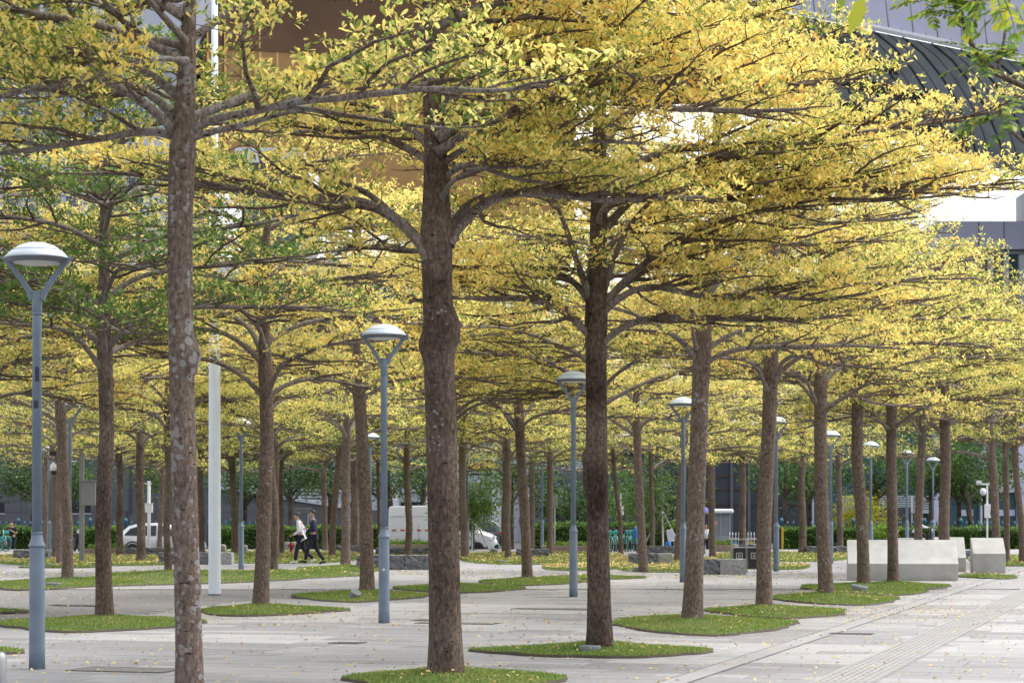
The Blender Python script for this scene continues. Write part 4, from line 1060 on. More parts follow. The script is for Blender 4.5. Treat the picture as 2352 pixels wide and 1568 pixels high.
# grey stone wall with a falling top edge, left
D = 150.0; r = empty('stone_clad_building', 'long grey stone-clad wall whose top edge falls towards the right', 'building', (0, D, 0))
w = MB(); top = [(-260, 1000), (485, 1000), (485, 1121), (800, 1169), (900, 1172)]
poly = [(Wx(-260, D), -.41), (Wx(900, D), -.41)] + [(Wx(x, D), Wz(y, D)) for x, y in top[::-1]]
w.prism(poly, 'y', 0, 8); w.build('wall', M['grey_wall'], r)
cp = MB(); pts = [(485, 1121), (800, 1169)]
a, b_ = [(Wx(x, D), Wz(y, D)) for x, y in pts]; cp.prism([(a[0], a[1] + .01), (b_[0], b_[1] + .01), (b_[0], b_[1] + .22), (a[0], a[1] + .22)], 'y', -.15, 1.2); cp.build('coping', M['pale_wall'], r)
for y in (1126, 1149, 1175, 1198):
    z = Wz(y, D); b = MB(); b.box(Wx(-260, D), Wx(485 if y < 1130 else 620, D), -.012, -.002, z - .012, z + .012); b.build('panel_joint', M['dark_wall'], r)
for x in range(-200, 480, 62):
    b = MB(); b.box(Wx(x, D) - .012, Wx(x, D) + .012, -.013, -.003, -.4, Wz(1005, D)); b.build('panel_joint', M['dark_wall'], r)
for x0, x1 in ((-60, 10), (161, 208)):
    q = MB().box(Wx(x0, D), Wx(x1, D), -.03, -.004, Wz(1178, D), Wz(1153, D)).build('window', M['window_dark'], r)
    MB().box(Wx(x0, D) - .06, Wx(x1, D) + .06, -.05, -.005, Wz(1178, D) - .07, Wz(1178, D) - .001).build('sill', M['pale_wall'], q)
for x0, x1, y0, y1 in ((300, 301, 1040, 1180), (290, 291, 1172, 1200)):
    MB().box(Wx(x0, D), Wx(x1, D) + .05, -.06, -.001, Wz(y1, D), Wz(y0, D)).build('cable_duct', M['dark_wall'], r)
# louvred terrace behind it
D = 165.0; r = empty('louvre_terrace', 'pale louvred terrace above the falling grey wall', 'building', (0, D, 0))
MB().box(Wx(470, D), Wx(760, D), .3, 6, -.41, Wz(1075, D)).build('wall', M['pale_wall'], r)
for k in range(9):
    z = Wz(1150 - k * 8, D); MB().box(Wx(472, D), Wx(758, D), .0, .295, z, z + .09).build('slat', M['white_wall'], r)
# pale blue-grey building with louvres, centre
D = 170.0; r = empty('louvre_building', 'blue-grey building with horizontal louvres behind the middle trunks', 'building', (0, D, 0))
MB().box(Wx(640, D), Wx(1385, D), .4, 14, -.41, Wz(880, D)).build('wall', M['pale_wall'], r)
for k in range(24):
    z = Wz(1196 - k * 5, D); MB().box(Wx(1222, D), Wx(1382, D), .05, .38, z, z + .07).build('slat', M['louvre'], r)
for x in (905, 985, 1060, 1140, 1205):
    MB().box(Wx(x, D) - .35, Wx(x, D) + .35, -.1, .39, -.41, Wz(1000, D)).build('pillar', M['white_wall'], r)
for k in range(7):
    z = Wz(1130 - k * 22, D); MB().box(Wx(645, D), Wx(1215, D), .2, .39, z, z + .1).build('ledge', M['lav'], r)
for x0, x1 in ((700, 760), (790, 850), (920, 975), (1075, 1130)):
    for y in (1180, 1090):
        MB().box(Wx(x0, D), Wx(x1, D), .3, .398, Wz(y, D), Wz(y - 28, D)).build('window', M['window_dark'], r)
# dark office front, centre right
D = 160.0; r = empty('dark_building', 'dark navy panelled building behind the guard booth', 'building', (0, D, 0))
MB().box(Wx(1385, D), Wx(1835, D), .0, 12, -.41, Wz(1040, D)).build('wall', M['dark_wall'], r)
for k in range(11):
    x = Wx(1400 + k * 40, D); MB().box(x - .1, x + .1, -.22, -.002, -.41, Wz(1045, D)).build('mullion', M['grey_wall'], r)
for y in (1095, 1125, 1160): MB().box(Wx(1386, D), Wx(1834, D), -.1, -.003, Wz(y, D), Wz(y, D) + .06).build('panel_joint', M['bronze_dark'], r)
MB().box(Wx(1385, D), Wx(1835, D), -.5, 12.2, Wz(1040, D) + .002, Wz(1030, D)).build('roof_edge', M['grey_wall'], r)
MB().box(Wx(1531, D), Wx(1547, D), -.12, -.004, -.41, Wz(1140, D)).build('door', M['window_dark'], r)
# teal glass pavilion, right
D = 175.0; r = empty('glass_pavilion', 'teal glass pavilion with white columns and balcony rails at right', 'building', (0, D, 0))
MB().box(Wx(1835, D), Wx(2480, D), .3, 14, -.41, Wz(960, D)).build('glass_wall', M['teal_glass'], r)
for k in range(9): z = Wz(1172 - k * 4, D); MB().box(Wx(1930, D), Wx(2135, D), -.9, -.84, z, z + .05).build('rail', M['white_wall'], r)
for x in (1932, 1985, 2040, 2090, 2134): MB().box(Wx(x, D) - .05, Wx(x, D) + .05, -.91, -.83, -.41, Wz(1138, D)).build('rail_post', M['white_wall'], r)
MB().box(Wx(1930, D), Wx(2135, D), -1, .28, Wz(1178, D), Wz(1173, D)).build('balcony_slab', M['pale_wall'], r)
for x0, x1 in ((2141, 2157), (2250, 2262), (2335, 2352), (1862, 1868)): MB().box(Wx(x0, D), Wx(x1, D), -.4, .29, -.41, Wz(965, D)).build('column', M['lav'], r)
MB().box(Wx(2160, D), Wx(2480, D), -.6, .25, Wz(1130, D), Wz(1085, D)).build('canopy_band', M['pale_wall'], r)
for x0, x1 in ((2203, 2236), (2290, 2332)): MB().box(Wx(x0, D), Wx(x1, D), .1, .299, Wz(1184, D), Wz(1170, D)).build('window', M['lav'], r)
MB().box(Wx(1835, D), Wx(2480, D), -.8, 14.2, Wz(960, D) + .002, Wz(945, D)).build('roof', M['white_wall'], r)
MB().box(Wx(1960, D), Wx(2076, D), -3, -1.2, -.41, Wz(1166, D)).build('gatehouse', M['dark_wall'], r)
# lavender block and its teal glazing at right, upper level
D = 210.0; r = empty('lavender_building', 'lavender panelled block with teal glazing at the right edge below the dark shell', 'building', (0, D, 0))
MB().box(Wx(2150, D), Wx(2520, D), 0, 20, Wz(572, D), Wz(508, D)).build('upper_block', M['lav'], r)
MB().box(Wx(2150, D), Wx(2520, D), 1, 20, -.41, Wz(572, D) - .003).build('glazing', M['teal_glass'], r)
MB().box(Wx(2150, D), Wx(2520, D), .6, .998, Wz(582, D), Wz(574, D)).build('glazing_band', M['shell'], r)
for x in range(2170, 2500, 36): MB().box(Wx(x, D) - .25, Wx(x, D) + .25, .4, .995, -.41, Wz(584, D)).build('column', M['white_wall'], r)
for x in range(2190, 2500, 58): MB().box(Wx(x, D) - .04, Wx(x, D) + .04, -.03, -.002, Wz(571, D), Wz(509, D)).build('panel_joint', M['grey_wall'], r)
# low blue-white halls that show through the canopy
D = 230.0; r = empty('white_hall', 'low white and teal hall glimpsed under the bronze building', 'building', (0, D, 0))
MB().box(Wx(-200, D), Wx(1150, D), 0, 20, -.41, Wz(640, D)).build('wall', M['teal_glass'], r)
MB().box(Wx(560, D), Wx(692, D), -2, 18, Wz(640, D) + .002, Wz(384, D)).build('teal_storey', M['teal_glass'], r)
MB().box(Wx(548, D), Wx(700, D), -3, 19, Wz(384, D) + .002, Wz(350, D)).build('white_storey', M['white_wall'], r)
MB().box(Wx(-210, D), Wx(1160, D), -1, 21, Wz(640, D) + .003, Wz(600, D)).build('white_roof', M['white_wall'], r)
for k in range(40):
    x = Wx(-180 + k * 33, D); MB().box(x - .12, x + .12, -.2, -.003, -.41, Wz(641, D)).build('mullion', M['white_wall'], r)
# bronze museum block
D0, D1 = 250.0, 270.0
r = empty('bronze_building', 'huge bronze-clad block with thin gold seams behind the canopy', 'building', (0, 0, 0))
def bz(x, y):
    d = D0 + (D1 - D0) * (x - 560) / 760; return Wx(x, d), d, Wz(y, d)
b = MB(); lo = [(466, 341), (1320, 566)]; hi = [(466, -60), (1320, -60)]
P = [bz(*lo[0]), bz(*lo[1]), bz(*hi[1]), bz(*hi[0])]; Bk = [(x, y + 40, z) for x, y, z in P]
b.face(P); b.face(Bk[::-1])
for i in range(4): j = (i + 1) % 4; b.face([P[i], Bk[i], Bk[j], P[j]])
b.build('cladding', M['bronze'], r)
def bband(x0, x1, ya0, ya1, yb0, yb1, off, mat, name, th=None):
    q = [bz(x0, ya1), bz(x1, yb1), bz(x1, yb0), bz(x0, ya0)]; f = [(x, y - off, z) for x, y, z in q]; g = [(x, y - .003, z) for x, y, z in q]
    m = MB(); m.face(f)
    for i in range(4): j = (i + 1) % 4; m.face([f[j], f[i], g[i], g[j]])
    return m.build(name, M[mat], r)
def botm(x): return 366 + (x - 562) / 758 * 200
bband(467, 1319, -58, 112, -58, 150, .12, 'bronze_dark', 'dark_band')
for x in range(476, 1320, 40): bband(x, x + 4, 120, botm(x) - 1, 122, botm(x + 4) - 1, .35, 'gold', 'seam')
for x in range(476, 1320, 40): bband(x, x + 3, -57, 112, -57, 114, .4, 'gold', 'upper_seam')
for y in (170, 235, 300): bband(467, 1319, y, y + 2, y + 40, y + 42, .08, 'bronze_dark', 'panel_joint')
# glass tower with white frame, upper left
D = 320.0; r = empty('glass_tower', 'blue glass tower with white mullion grid at the upper left', 'building', (0, D, 0))
MB().box(Wx(-200, D), Wx(475, D), .5, 30, -.41, Wz(-60, D)).build('core', M['tower_white'], r)
pw, phh = 9.6, 20.0; cnt = 0; rest2 = MB()
ny = 0; y = -52.0
while y < 640:
    x = -190.0
    while x < 465:
        x0, x1, z0, z1 = Wx(x + 1.0, D), Wx(x + pw - 1.0, D), Wz(y + phh - 3.2, D), Wz(y, D)
        if cnt < 300 and y > -12 and x > -8:
            MB().box(x0, x1, .42, .497, z0, z1).build('pane', M['tower_glass'], r); cnt += 1
        else: rest2.box(x0, x1, .42, .497, z0, z1)
        x += pw
    y += phh
rest2.build('panes', M['tower_glass'], r, kind='stuff')
for x in range(-190, 470, 48): MB().box(Wx(x, D) - .35, Wx(x, D) + .35, -.2, .418, -.41, Wz(-58, D)).build('pillar', M['tower_white'], r)
MB().box(Wx(-200, D), Wx(475, D), -.3, .417, Wz(49, D), Wz(40, D)).build('dark_floor_band', M['dark_wall'], r)
# grey slanted roof edge in front of the tower
D = 240.0; r = empty('slanted_roof', 'grey slanted roof wing with a dark edge in front of the glass tower', 'building', (0, D, 0))
q = [(150, -40), (480, -40), (430, 78), (232, 82)]
b = MB(); b.prism([(Wx(x, D), Wz(y, D)) for x, y in q][::-1], 'y', 0, 30); b.build('soffit', M['pale_wall'], r)
b = MB(); e = [(140, -42), (150, -42), (232, 84), (222, 86)]; b.prism([(Wx(x, D), Wz(y, D)) for x, y in e][::-1], 'y', -.6, 29); b.build('roof_edge', M['dark_wall'], r)
MB().box(Wx(300, D), Wx(400, D), 8, 28, -.41, Wz(82, D)).build('support_wall', M['pale_wall'], r)
# dark curved shell and the pale band above it, upper right
r = empty('shell_building', 'dark stone-clad curved shell building overhanging at the upper right', 'building', (0, 0, 0))
c0 = [(0, 0), (46, 36), (88, 86), (124, 142), (152, 205), (176, 280)]         # one rib, readings relative to its top
def shell_pt(u, t):
    """u in steps of one rib along the top edge, t along the rib"""
    k = t * (len(c0) - 1); i = min(int(k), len(c0) - 2); f = k - i
    dx = c0[i][0] + (c0[i + 1][0] - c0[i][0]) * f; dy = c0[i][1] + (c0[i + 1][1] - c0[i][1]) * f
    x = 2005 + u * 67 + dx; y = 72 + u * 67 * .21 + dy * (1 + .02 * u)
    d = 190 + 14 * t * t - u * 1.2
    return Vector((Wx(x, d), d, Wz(y, d)))
U0, U1, NU, NT = -7, 7, 56, 20
V = []; Fc = []
for i in range(NU + 1):
    for j in range(NT + 1):
        V.append(tuple(shell_pt(U0 + (U1 - U0) * i / NU, j / NT)))
for i in range(NU + 1):
    for j in range(NT + 1):
        p = Vector(V[i * (NT + 1) + j]); V.append((p.x, p.y + 14, p.z + 3))
W1 = NT + 1; off = (NU + 1) * W1
for i in range(NU):
    for j in range(NT):
        a = i * W1 + j; Fc.append((a, a + 1, a + W1 + 1, a + W1)); Fc.append((off + a, off + a + W1, off + a + W1 + 1, off + a + 1))
for i in range(NU):
    for j in (0, NT):
        a = i * W1 + j; Fc.append((a, a + W1, off + a + W1, off + a))
for j in range(NT):
    for i in (0, NU):
        a = i * W1 + j; Fc.append((a, a + 1, off + a + 1, off + a))
b = MB(); b.v = V; b.f = Fc; b.m = [0] * len(Fc); b.build('shell_cladding', M['shell'], r, smooth=False)
for u in range(-6, 7):
    m = MB(); m.tube([shell_pt(u, t / 24) - Vector((0, .06, 0)) for t in range(25)], .11, 6); m.build('rib', M['dark_wall'], r)
for u in range(-6, 7):
    m = MB(); m.tube([shell_pt(u + .5, t / 24) - Vector((0, .03, 0)) for t in range(25)], .05, 5); m.build('joint', M['grey_wall'], r)
for t0, t1, ua, ub in ((.40, .50, -4.5, -.7), (.62, .73, -4.5, .35), (.85, .95, -4.5, .8)):
    m = MB(); K = 14
    for k in range(K):
        a0, a1 = ua + (ub - ua) * k / K, ua + (ub - ua) * (k + 1) / K
        m.face([shell_pt(a0, t1) - Vector((0, .14, 0)), shell_pt(a1, t1) - Vector((0, .14, 0)), shell_pt(a1, t0) - Vector((0, .14, 0)), shell_pt(a0, t0) - Vector((0, .14, 0))])
    m.build('window_band', M['window_dark'], r)
m = MB(); up = []; lo = []
for k in range(9):
    u = U0 + (U1 - U0) * k / 8; p = shell_pt(u, 0); lo.append(p + Vector((0, -1.2, 0))); up.append(Vector((p.x - 5, p.y - 2.4, p.z + 26)))
for k in range(8): m.face([lo[k], lo[k + 1], up[k + 1], up[k]])
m.v += []; pb = m.build('pale_parapet', M['lav'], r); sm = pb.modifiers.new('thick', 'SOLIDIFY'); sm.thickness = 1.0; sm.offset = -1
for k in range(28):
    u = -5 + k * .42; p = shell_pt(u, 0)
    m = MB(); m.tube([p + Vector((0, -1.24, .1)), p + Vector((-1.4 if k % 2 else 1.2, -2.1, 12))], .04, 4); m.build('panel_joint', M['grey_wall'], r)
m = MB(); m.tube([shell_pt(U0 + (U1 - U0) * k / 20, 0) + Vector((0, -1.3, 0)) for k in range(21)], .28, 6); m.build('edge_trim', M['white_wall'], r)
MB().box(Wx(2420, 200), Wx(2640, 200), 192, 215, -.41, Wz(400, 200)).build('core_wall', M['shell'], r)

# ------------------------------------------------------------------ hedges, fence, street trees
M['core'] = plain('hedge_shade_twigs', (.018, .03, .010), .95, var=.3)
hrng = np.random.default_rng(31)
def hedge(x0, x1, label, d=121.0, yt=1213, dp=1.6):
    a, b_ = Wx(x0, d), Wx(x1, d); h = Wz(yt, d) + .41
    r = empty('hedge', label, 'hedge', ((a + b_) / 2, d, -.41), 0, 'clipped hedges along the road'); w = b_ - a
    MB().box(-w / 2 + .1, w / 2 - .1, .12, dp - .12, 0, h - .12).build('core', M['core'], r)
    n = int(w * 330); f = hrng.random(n)
    x = hrng.uniform(-w / 2, w / 2, n); z = np.where(f < .72, hrng.uniform(.02, h, n), h + hrng.normal(-.03, .05, n)); y = np.where(f < .72, hrng.normal(.06, .06, n), hrng.uniform(0, dp, n))
    z = z + .05 * np.sin(x * 2.1) * (z > h * .8)
    V, Q = leaves(np.stack([x, y, z], 1), hrng, 3, .15, up=(0, 75), spread=.05)
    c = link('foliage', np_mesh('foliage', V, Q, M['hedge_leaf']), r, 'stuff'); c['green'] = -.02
hedge(-60, 270, 'clipped hedge at left behind the man with the phone'); hedge(505, 880, 'clipped hedge behind the two walkers', yt=1211); hedge(1200, 1610, 'clipped hedge behind the turquoise bicycles', yt=1204)
hedge(1795, 2420, 'long clipped hedge at right behind the concrete wedges', yt=1213)
M['fence_blue'] = plain('fence_blue_green_paint', (.03, .13, .19), .4, var=.15)
pick = MB().lathe([(.03, 0), (.03, 1.5), (.05, 1.52), (.06, 1.6), (.04, 1.67), (.008, 1.72)], 8).mesh('picket', M['fence_blue'], True)
post = MB().lathe([(.07, 0), (.07, 1.62), (.1, 1.65), (.11, 1.76), (.07, 1.86), (.01, 1.9)], 10).mesh('post', M['fence_blue'], True)
def fence(x0, x1, label, d=124.0, z0=-.41, sc_=1.0):
    a, b_ = Wx(x0, d), Wx(x1, d); r = empty('fence', label, 'fence', (a, d, z0), 0, 'blue-green picket fences behind the hedges'); k = 0; x = 0
    while x < b_ - a:
        o = link('post' if k % 6 == 0 else 'picket', post if k % 6 == 0 else pick, r); o.location = (x, 0, 0); x += .34; k += 1
    for z in (.4, 1.25): MB().box(0, b_ - a, -.02, .02, z, z + .04).build('rail', M['fence_blue'], r)
fence(-40, 380, 'blue-green picket fence behind the left hedge'); fence(450, 640, 'blue-green picket fence right of the white mast'); fence(1795, 2400, 'blue-green picket fence behind the right-hand hedge')

def street_tree(x, y, label, w, h=8.0, crown=3.2, z0=-.41, d=None, seed=0, green=.0, leafmat='green_leaf', low=3.2, lean=0, leaf=.2, fork=True, nleaf=1700, xoff=0):
    d = d or 128.0; rg = np.random.default_rng(seed + 700)
    foot = Vector((Wx(x, d), d, z0)); rad = w * d / F / 2
    r = empty('street_tree', label, 'tree', foot, 0, 'dark evergreen street trees behind the hedge')
    pts = [(0, 0, -.05), (lean * .3, 0, 1.2), (lean, 0, low)]
    P, rr = trunk_profile(pts + [(lean * 1.1, .1, low + 1.5)], rad, rad * .4, rg, step=.2, h_first=low)
    t = link('trunk', trunk_mesh(P, rr, rg, 10), r); t['dark'] = .75; t['lichen'] = -.1
    C = []
    for k in range(6):
        az = rg.uniform(0, 6.28); L = crown * rg.uniform(.6, 1.0)
        path = limb_path((lean, 0, low - .4 + rg.uniform(-.5, .5)), az, L, rg, e0=60, e1=25, wob=.2); o = link('limb', limb_mesh(path, rad * .55, rg, 6, K=9), r); o['dark'] = .75; o['lichen'] = -.1
        C += [path[int(len(path) * .55)], path[-1], path[-1] + [0, 0, .7]]
    C = np.array(C + [(lean + rg.normal(0, crown * .4), rg.normal(0, crown * .4), rg.uniform(low + .5, h)) for _ in range(12)])
    pos = np.repeat(C, nleaf // len(C), 0); pos = pos + rg.normal(0, 1, pos.shape) * [.62, .62, .38]
    V, Q = leaves(pos, rg, 3, leaf, up=(-40, 60), spread=.08); c = link('crown', np_mesh('crown', V, Q, M[leafmat]), r, 'stuff'); c['green'] = green
    return r
ST = [(64, 'dark leaning street tree behind the phone man hedge', 8, .5), (150, 'dark street tree behind the left camera pole', 9, -.4), (395, 'dark street tree behind the closest pale trunk', 8, .3), (556, 'forked dark street tree behind the walkers hedge', 13, .2), (667, 'thin dark street tree behind the hydrant', 8, 0), (753, 'dark street tree behind the navy-jacketed walker', 9, .2),
      (905, 'dark street tree above the white van', 12, -.3), (965, 'dark street tree rising behind the middle of the white van', 11, .2), (1175, 'round dark street tree behind the dark car', 9, 0), (1345, 'bushy dark street tree left of the fan-shaped tree', 9, .1), (1310, 'low dense street tree in front of the louvres', 8, 0), (1860, 'dark street tree in front of the navy building end', 9, 0), (1800, 'dark street tree behind the thin trunk at right', 8, .1),
      (2010, 'thick dark street tree right of the free-standing lamp post', 14, .0), (2138, 'slender dark street tree beside the white column', 8, 0), (2203, 'dark street tree with a straight trunk right of the dotted trunk', 9, .0), (2238, 'dark V-forked street tree near the right edge', 11, -.5), (2262, 'dark street tree next to the V-forked one', 9, 0)]
for i, (x, lab, w, ln) in enumerate(ST):
    dd = 127 + (i * 7) % 14
    street_tree(x, 0, lab, w * 1.25, h=7.6, crown=3.0, d=dd, seed=i, lean=ln, low=3.4 if i not in (9, 10) else 1.6, green=[.0, .12, -.1][i % 3])
# small round tree in front of the van, with stakes; staked young tree by the booth
M['stake'] = plain('pale_stake', (.45, .46, .47), .6)
def stakes(r, h, sp, n=3):
    for k in range(n):
        a = k * 2 * math.pi / n + .5; MB().tube([(sp * math.cos(a), sp * math.sin(a), -.02), (.05 * math.cos(a), .05 * math.sin(a), h)], .035, 6).build('stake', M['stake'], r)
r = street_tree(1086, 0, 'small round green tree with stakes in front of the van nose', 8, h=3.6, crown=1.2, z0=0, d=102, seed=40, low=1.5, leaf=.13, green=-.25, nleaf=2600); r['group'] = 'staked young trees'; stakes(r, 1.5, .9)
r = street_tree(1521, 0, 'staked young tree with loose crown right of the bicycles', 8, h=4.2, crown=1.7, z0=0, d=103, seed=41, low=1.7, leaf=.13, green=-.2, lean=-.3, nleaf=2200); r['group'] = 'staked young trees'; stakes(r, 1.8, 1.1)
r = street_tree(1975, 0, 'bright green bamboo-like clump behind the right-hand fence', 3, h=3.0, crown=1.6, d=132, seed=44, low=.8, leaf=.16, green=-.5, leafmat='bright_leaf', nleaf=2600); r['group'] = 'bright shrubs'
# ------------------------------------------------------------------ vehicles
M['car_white'] = plain('white_car_paint', (.66, .68, .71), .25, var=.04, scale=1, coat=.6)
M['car_dark'] = plain('dark_green_car_paint', (.018, .034, .042), .22, var=.1, coat=.8)
M['car_glass'] = plain('car_glass', (.018, .022, .04), .06, var=.2)
M['tyre'] = plain('tyre_rubber', (.018, .018, .018), .85)
M['rim'] = plain('alloy_rim', (.35, .36, .38), .3, .7)
M['tail_red'] = plain('tail_light', (.45, .02, .025), .2)
M['head_light'] = plain('headlight_glass', (.55, .58, .6), .1)
M['trim'] = plain('black_trim', (.02, .021, .023), .6)
M['plate_green'] = plain('green_plate', (.12, .45, .3), .5)
M['sky_blue'] = plain('blue_print', (.05, .28, .55), .5)
M['red_print'] = plain('red_reflector', (.55, .03, .05), .5)
def loft(name, st, mats, parent, sub=0):
    """stations: (x, z_low, z_belt, z_top, w_low, w_belt, w_top) -> closed body"""
    b = MB(); K = 8
    for x, zl, zb, zt, wl, wb, wt in st:
        zm = (zl + zb) / 2
        b.v += [(x, -wl, zl), (x, -wb, zm), (x, -wb, zb), (x, -wt, zt), (x, wt, zt), (x, wb, zb), (x, wb, zm), (x, wl, zl)]
    for i in range(len(st) - 1):
        for k in range(K):
            q = i * K; b.f.append((q + k, q + K + k, q + K + (k + 1) % K, q + (k + 1) % K)); b.m.append(0)
    b.f.append(tuple(range(K))); b.f.append(tuple((len(st) - 1) * K + k for k in range(K))[::-1]); b.m += [0, 0]
    o = b.build(name, mats, parent, bevel=.03)
    smooth_by_angle(o.data, 40)
    return o
def wheel(r, x, y, rad=.33):
    s = 1 if y > 0 else -1
    w = MB(); n = 24
    w.lathe([(rad * .62, -.1), (rad * .93, -.1), (rad, -.07), (rad, .07), (rad * .93, .1), (rad * .62, .1)], n); t = w.build('wheel', M['tyre'], r, True)
    t.location = (x, y, rad); t.rotation_euler = (R(90), 0, 0)
    c = MB().lathe([(.05, -.075), (rad * .6, -.06), (rad * .63, .06), (.05, .075)], n).build('rim', M['rim'], t, True)
    for k in range(5):
        a = k * 2 * math.pi / 5; MB().box(-.03, .03, .07, rad * .58, -.094, .094).build('spoke', M['rim'], t).rotation_euler = (0, 0, a)
def panel(r, pts, y, mat, name, th=.012):
    """flat panel on the car side: pts (x, z), y outer position per point or scalar"""
    ys = y if hasattr(y, '__len__') else [y] * len(pts); s = 1 if ys[0] > 0 else -1
    m = MB(); f = [(p[0], yy, p[1]) for p, yy in zip(pts, ys)]; g = [(p[0], yy - s * th, p[1]) for p, yy in zip(pts, ys)]
    m.face(f if s < 0 else f[::-1]); k = len(f)
    for i in range(k): m.face([f[i], g[i], g[(i + 1) % k], f[(i + 1) % k]])
    return m.build(name, mat, r)
ROAD = -.41
# white compact SUV, tail towards the left, seen from its right-hand side... body faces +x
r = empty('white_car', 'white compact SUV parked behind the trunks at left, tail to the left', 'car', (Wx(268, 107) + 2.05, 107.9, ROAD), 0)
loft('body', [(-2.05, .42, .72, .80, .70, .80, .72), (-2.0, .32, .85, .98, .76, .86, .76), (-1.85, .28, .95, 1.20, .80, .89, .70), (-1.5, .26, .97, 1.50, .82, .90, .64), (-.9, .25, .98, 1.64, .82, .90, .64), (0, .25, .97, 1.65, .82, .90, .65), (.55, .25, .96, 1.55, .82, .90, .64), (1.15, .25, .95, 1.04, .82, .89, .74), (1.75, .28, .86, .95, .80, .86, .72), (2.02, .34, .74, .82, .72, .78, .66), (2.1, .40, .62, .68, .66, .70, .60)], M['car_white'], r)
for s in (-1, 1):
    for pts in ([(-1.70, 1.06), (-1.05, 1.04), (-1.05, 1.48), (-1.40, 1.38)], [(-.98, 1.04), (-.12, 1.03), (-.12, 1.53), (-.98, 1.51)], [(-.05, 1.03), (.92, 1.02), (.48, 1.46), (-.05, 1.53)]):
        panel(r, pts, [s * (.915 - (z - .97) / .66 * .25 + .012) for x, z in pts], M['car_glass'], 'window')
    for x in (-1.27, 1.27):
        wheel(r, x, s * .80, .34)
        m = MB(); n = 16
        for k in range(n):
            a0, a1 = R(-15 + 210 * k / n), R(-15 + 210 * (k + 1) / n)
            m.face([(x + .36 * math.cos(a0), s * .905, .34 + .36 * math.sin(a0)), (x + .43 * math.cos(a0), s * .907, .34 + .43 * math.sin(a0)), (x + .43 * math.cos(a1), s * .907, .34 + .43 * math.sin(a1)), (x + .36 * math.cos(a1), s * .905, .34 + .36 * math.sin(a1))])
        m.build('wheel_arch', M['trim'], r)
    panel(r, [(-.9, .27), (.9, .27), (.9, .40), (-.9, .40)], s * .895, M['trim'], 'sill')
    for x in (-.55, .38): MB().box(x - .09, x + .09, s * .905 - .012, s * .905 + .012, .86, .89).build('door_handle', M['car_white'], r)
    for x in (-1.02, -.08, .95): MB().box(x - .006, x + .006, s * .903 - .004, s * .903 + .004, .42, .97).build('door_gap', M['trim'], r)
    MB().box(.75, .93, s * .98 - .1, s * .98 + .1, 1.0, 1.14).build('mirror', M['car_white'], r, bevel=.02)
    panel(r, [(-2.03, .82), (-1.80, .86), (-1.80, .99), (-1.99, .96)], s * .875, M['tail_red'], 'tail_light')
panelm = MB(); panelm.face([(.62, -.6, 1.52), (.62, .6, 1.52), (1.13, .68, 1.07), (1.13, -.68, 1.07)]); panelm.face([(.63, -.6, 1.54), (1.14, -.68, 1.09), (1.14, .68, 1.09), (.63, .6, 1.54)]); panelm.build('windscreen', M['car_glass'], r)

# white panel van, nose to the right
r = empty('white_van', 'white panel van with red reflector dashes parked behind the benches', 'van', (Wx(893, 110) + 2.75, 111.0, ROAD), -.05)
loft('body', [(-2.75, .45, 1.0, 2.35, .85, .92, .76), (-2.68, .34, 1.05, 2.48, .90, .96, .80), (-1.5, .32, 1.05, 2.52, .92, .97, .82), (.6, .32, 1.05, 2.52, .92, .97, .82), (1.05, .32, 1.08, 2.42, .92, .97, .80), (1.75, .32, 1.16, 1.5, .90, .95, .76), (1.95, .32, 1.12, 1.24, .90, .94, .78), (2.45, .34, .95, 1.08, .86, .90, .74), (2.68, .40, .74, .88, .76, .80, .66), (2.76, .46, .64, .74, .70, .72, .6)], M['car_white'], r)
for s in (-1, 1):
    panel(r, [(.72, 1.28), (1.52, 1.28), (1.42, 1.62), (1.12, 2.02), (.72, 2.05)], [s * (.985 - (z - 1.1) / 1.4 * .15) for z in (1.28, 1.28, 1.62, 2.02, 2.05)], M['car_glass'], 'window')
    for x in (-1.75, 1.75): wheel(r, x, s * .86, .36)
    for x in (-1.2, -.1, .62, 1.6): MB().box(x - .008, x + .008, s * .974 - .006, s * .974 + .006, .40, 1.6).build('door_gap', M['grey_paint'], r)
    MB().box(-2.6, .6, s * .875 - .006, s * .875 + .006, 1.97, 1.99).build('swage_line', M['grey_paint'], r)
    for k in range(10): MB().box(-2.55 + k * .42, -2.33 + k * .42, s * .95 - .008, s * .95 + .008, 1.24, 1.32).build('reflector', M['red_print'], r)
    panel(r, [(-2.6, .33), (2.3, .33), (2.3, .44), (-2.6, .44)], s * .955, M['trim'], 'sill')
    for zz, hh in ((1.70, .12), (1.54, .07)): MB().box(-.5, -.28, s * .912 - .004, s * .912 + .004, zz, zz + hh).build('door_lettering', M['sky_blue'], r)
    MB().box(1.5, 1.66, s * 1.05 - .09, s * 1.05 + .09, 1.32, 1.6).build('mirror', M['trim'], r, bevel=.02)
    MB().box(2.3, 2.66, s * .72 - .13, s * .72 + .13, .78, .98).build('headlight', M['head_light'], r, bevel=.03)
m = MB(); m.face([(1.08, -.76, 2.40), (1.08, .76, 2.40), (1.80, .74, 1.50), (1.80, -.74, 1.50)]); m.face([(1.10, -.76, 2.42), (1.82, -.74, 1.52), (1.82, .74, 1.52), (1.10, .76, 2.42)]); m.build('windscreen', M['car_glass'], r)
MB().box(2.66, 2.79, -.5, .5, .66, .92).build('grille', M['trim'], r, bevel=.02); MB().box(2.5, 2.83, -.8, .8, .32, .58).build('bumper', M['trim'], r, bevel=.05); MB().box(2.832, 2.84, -.24, .24, .38, .52).build('number_plate', M['plate_green'], r)

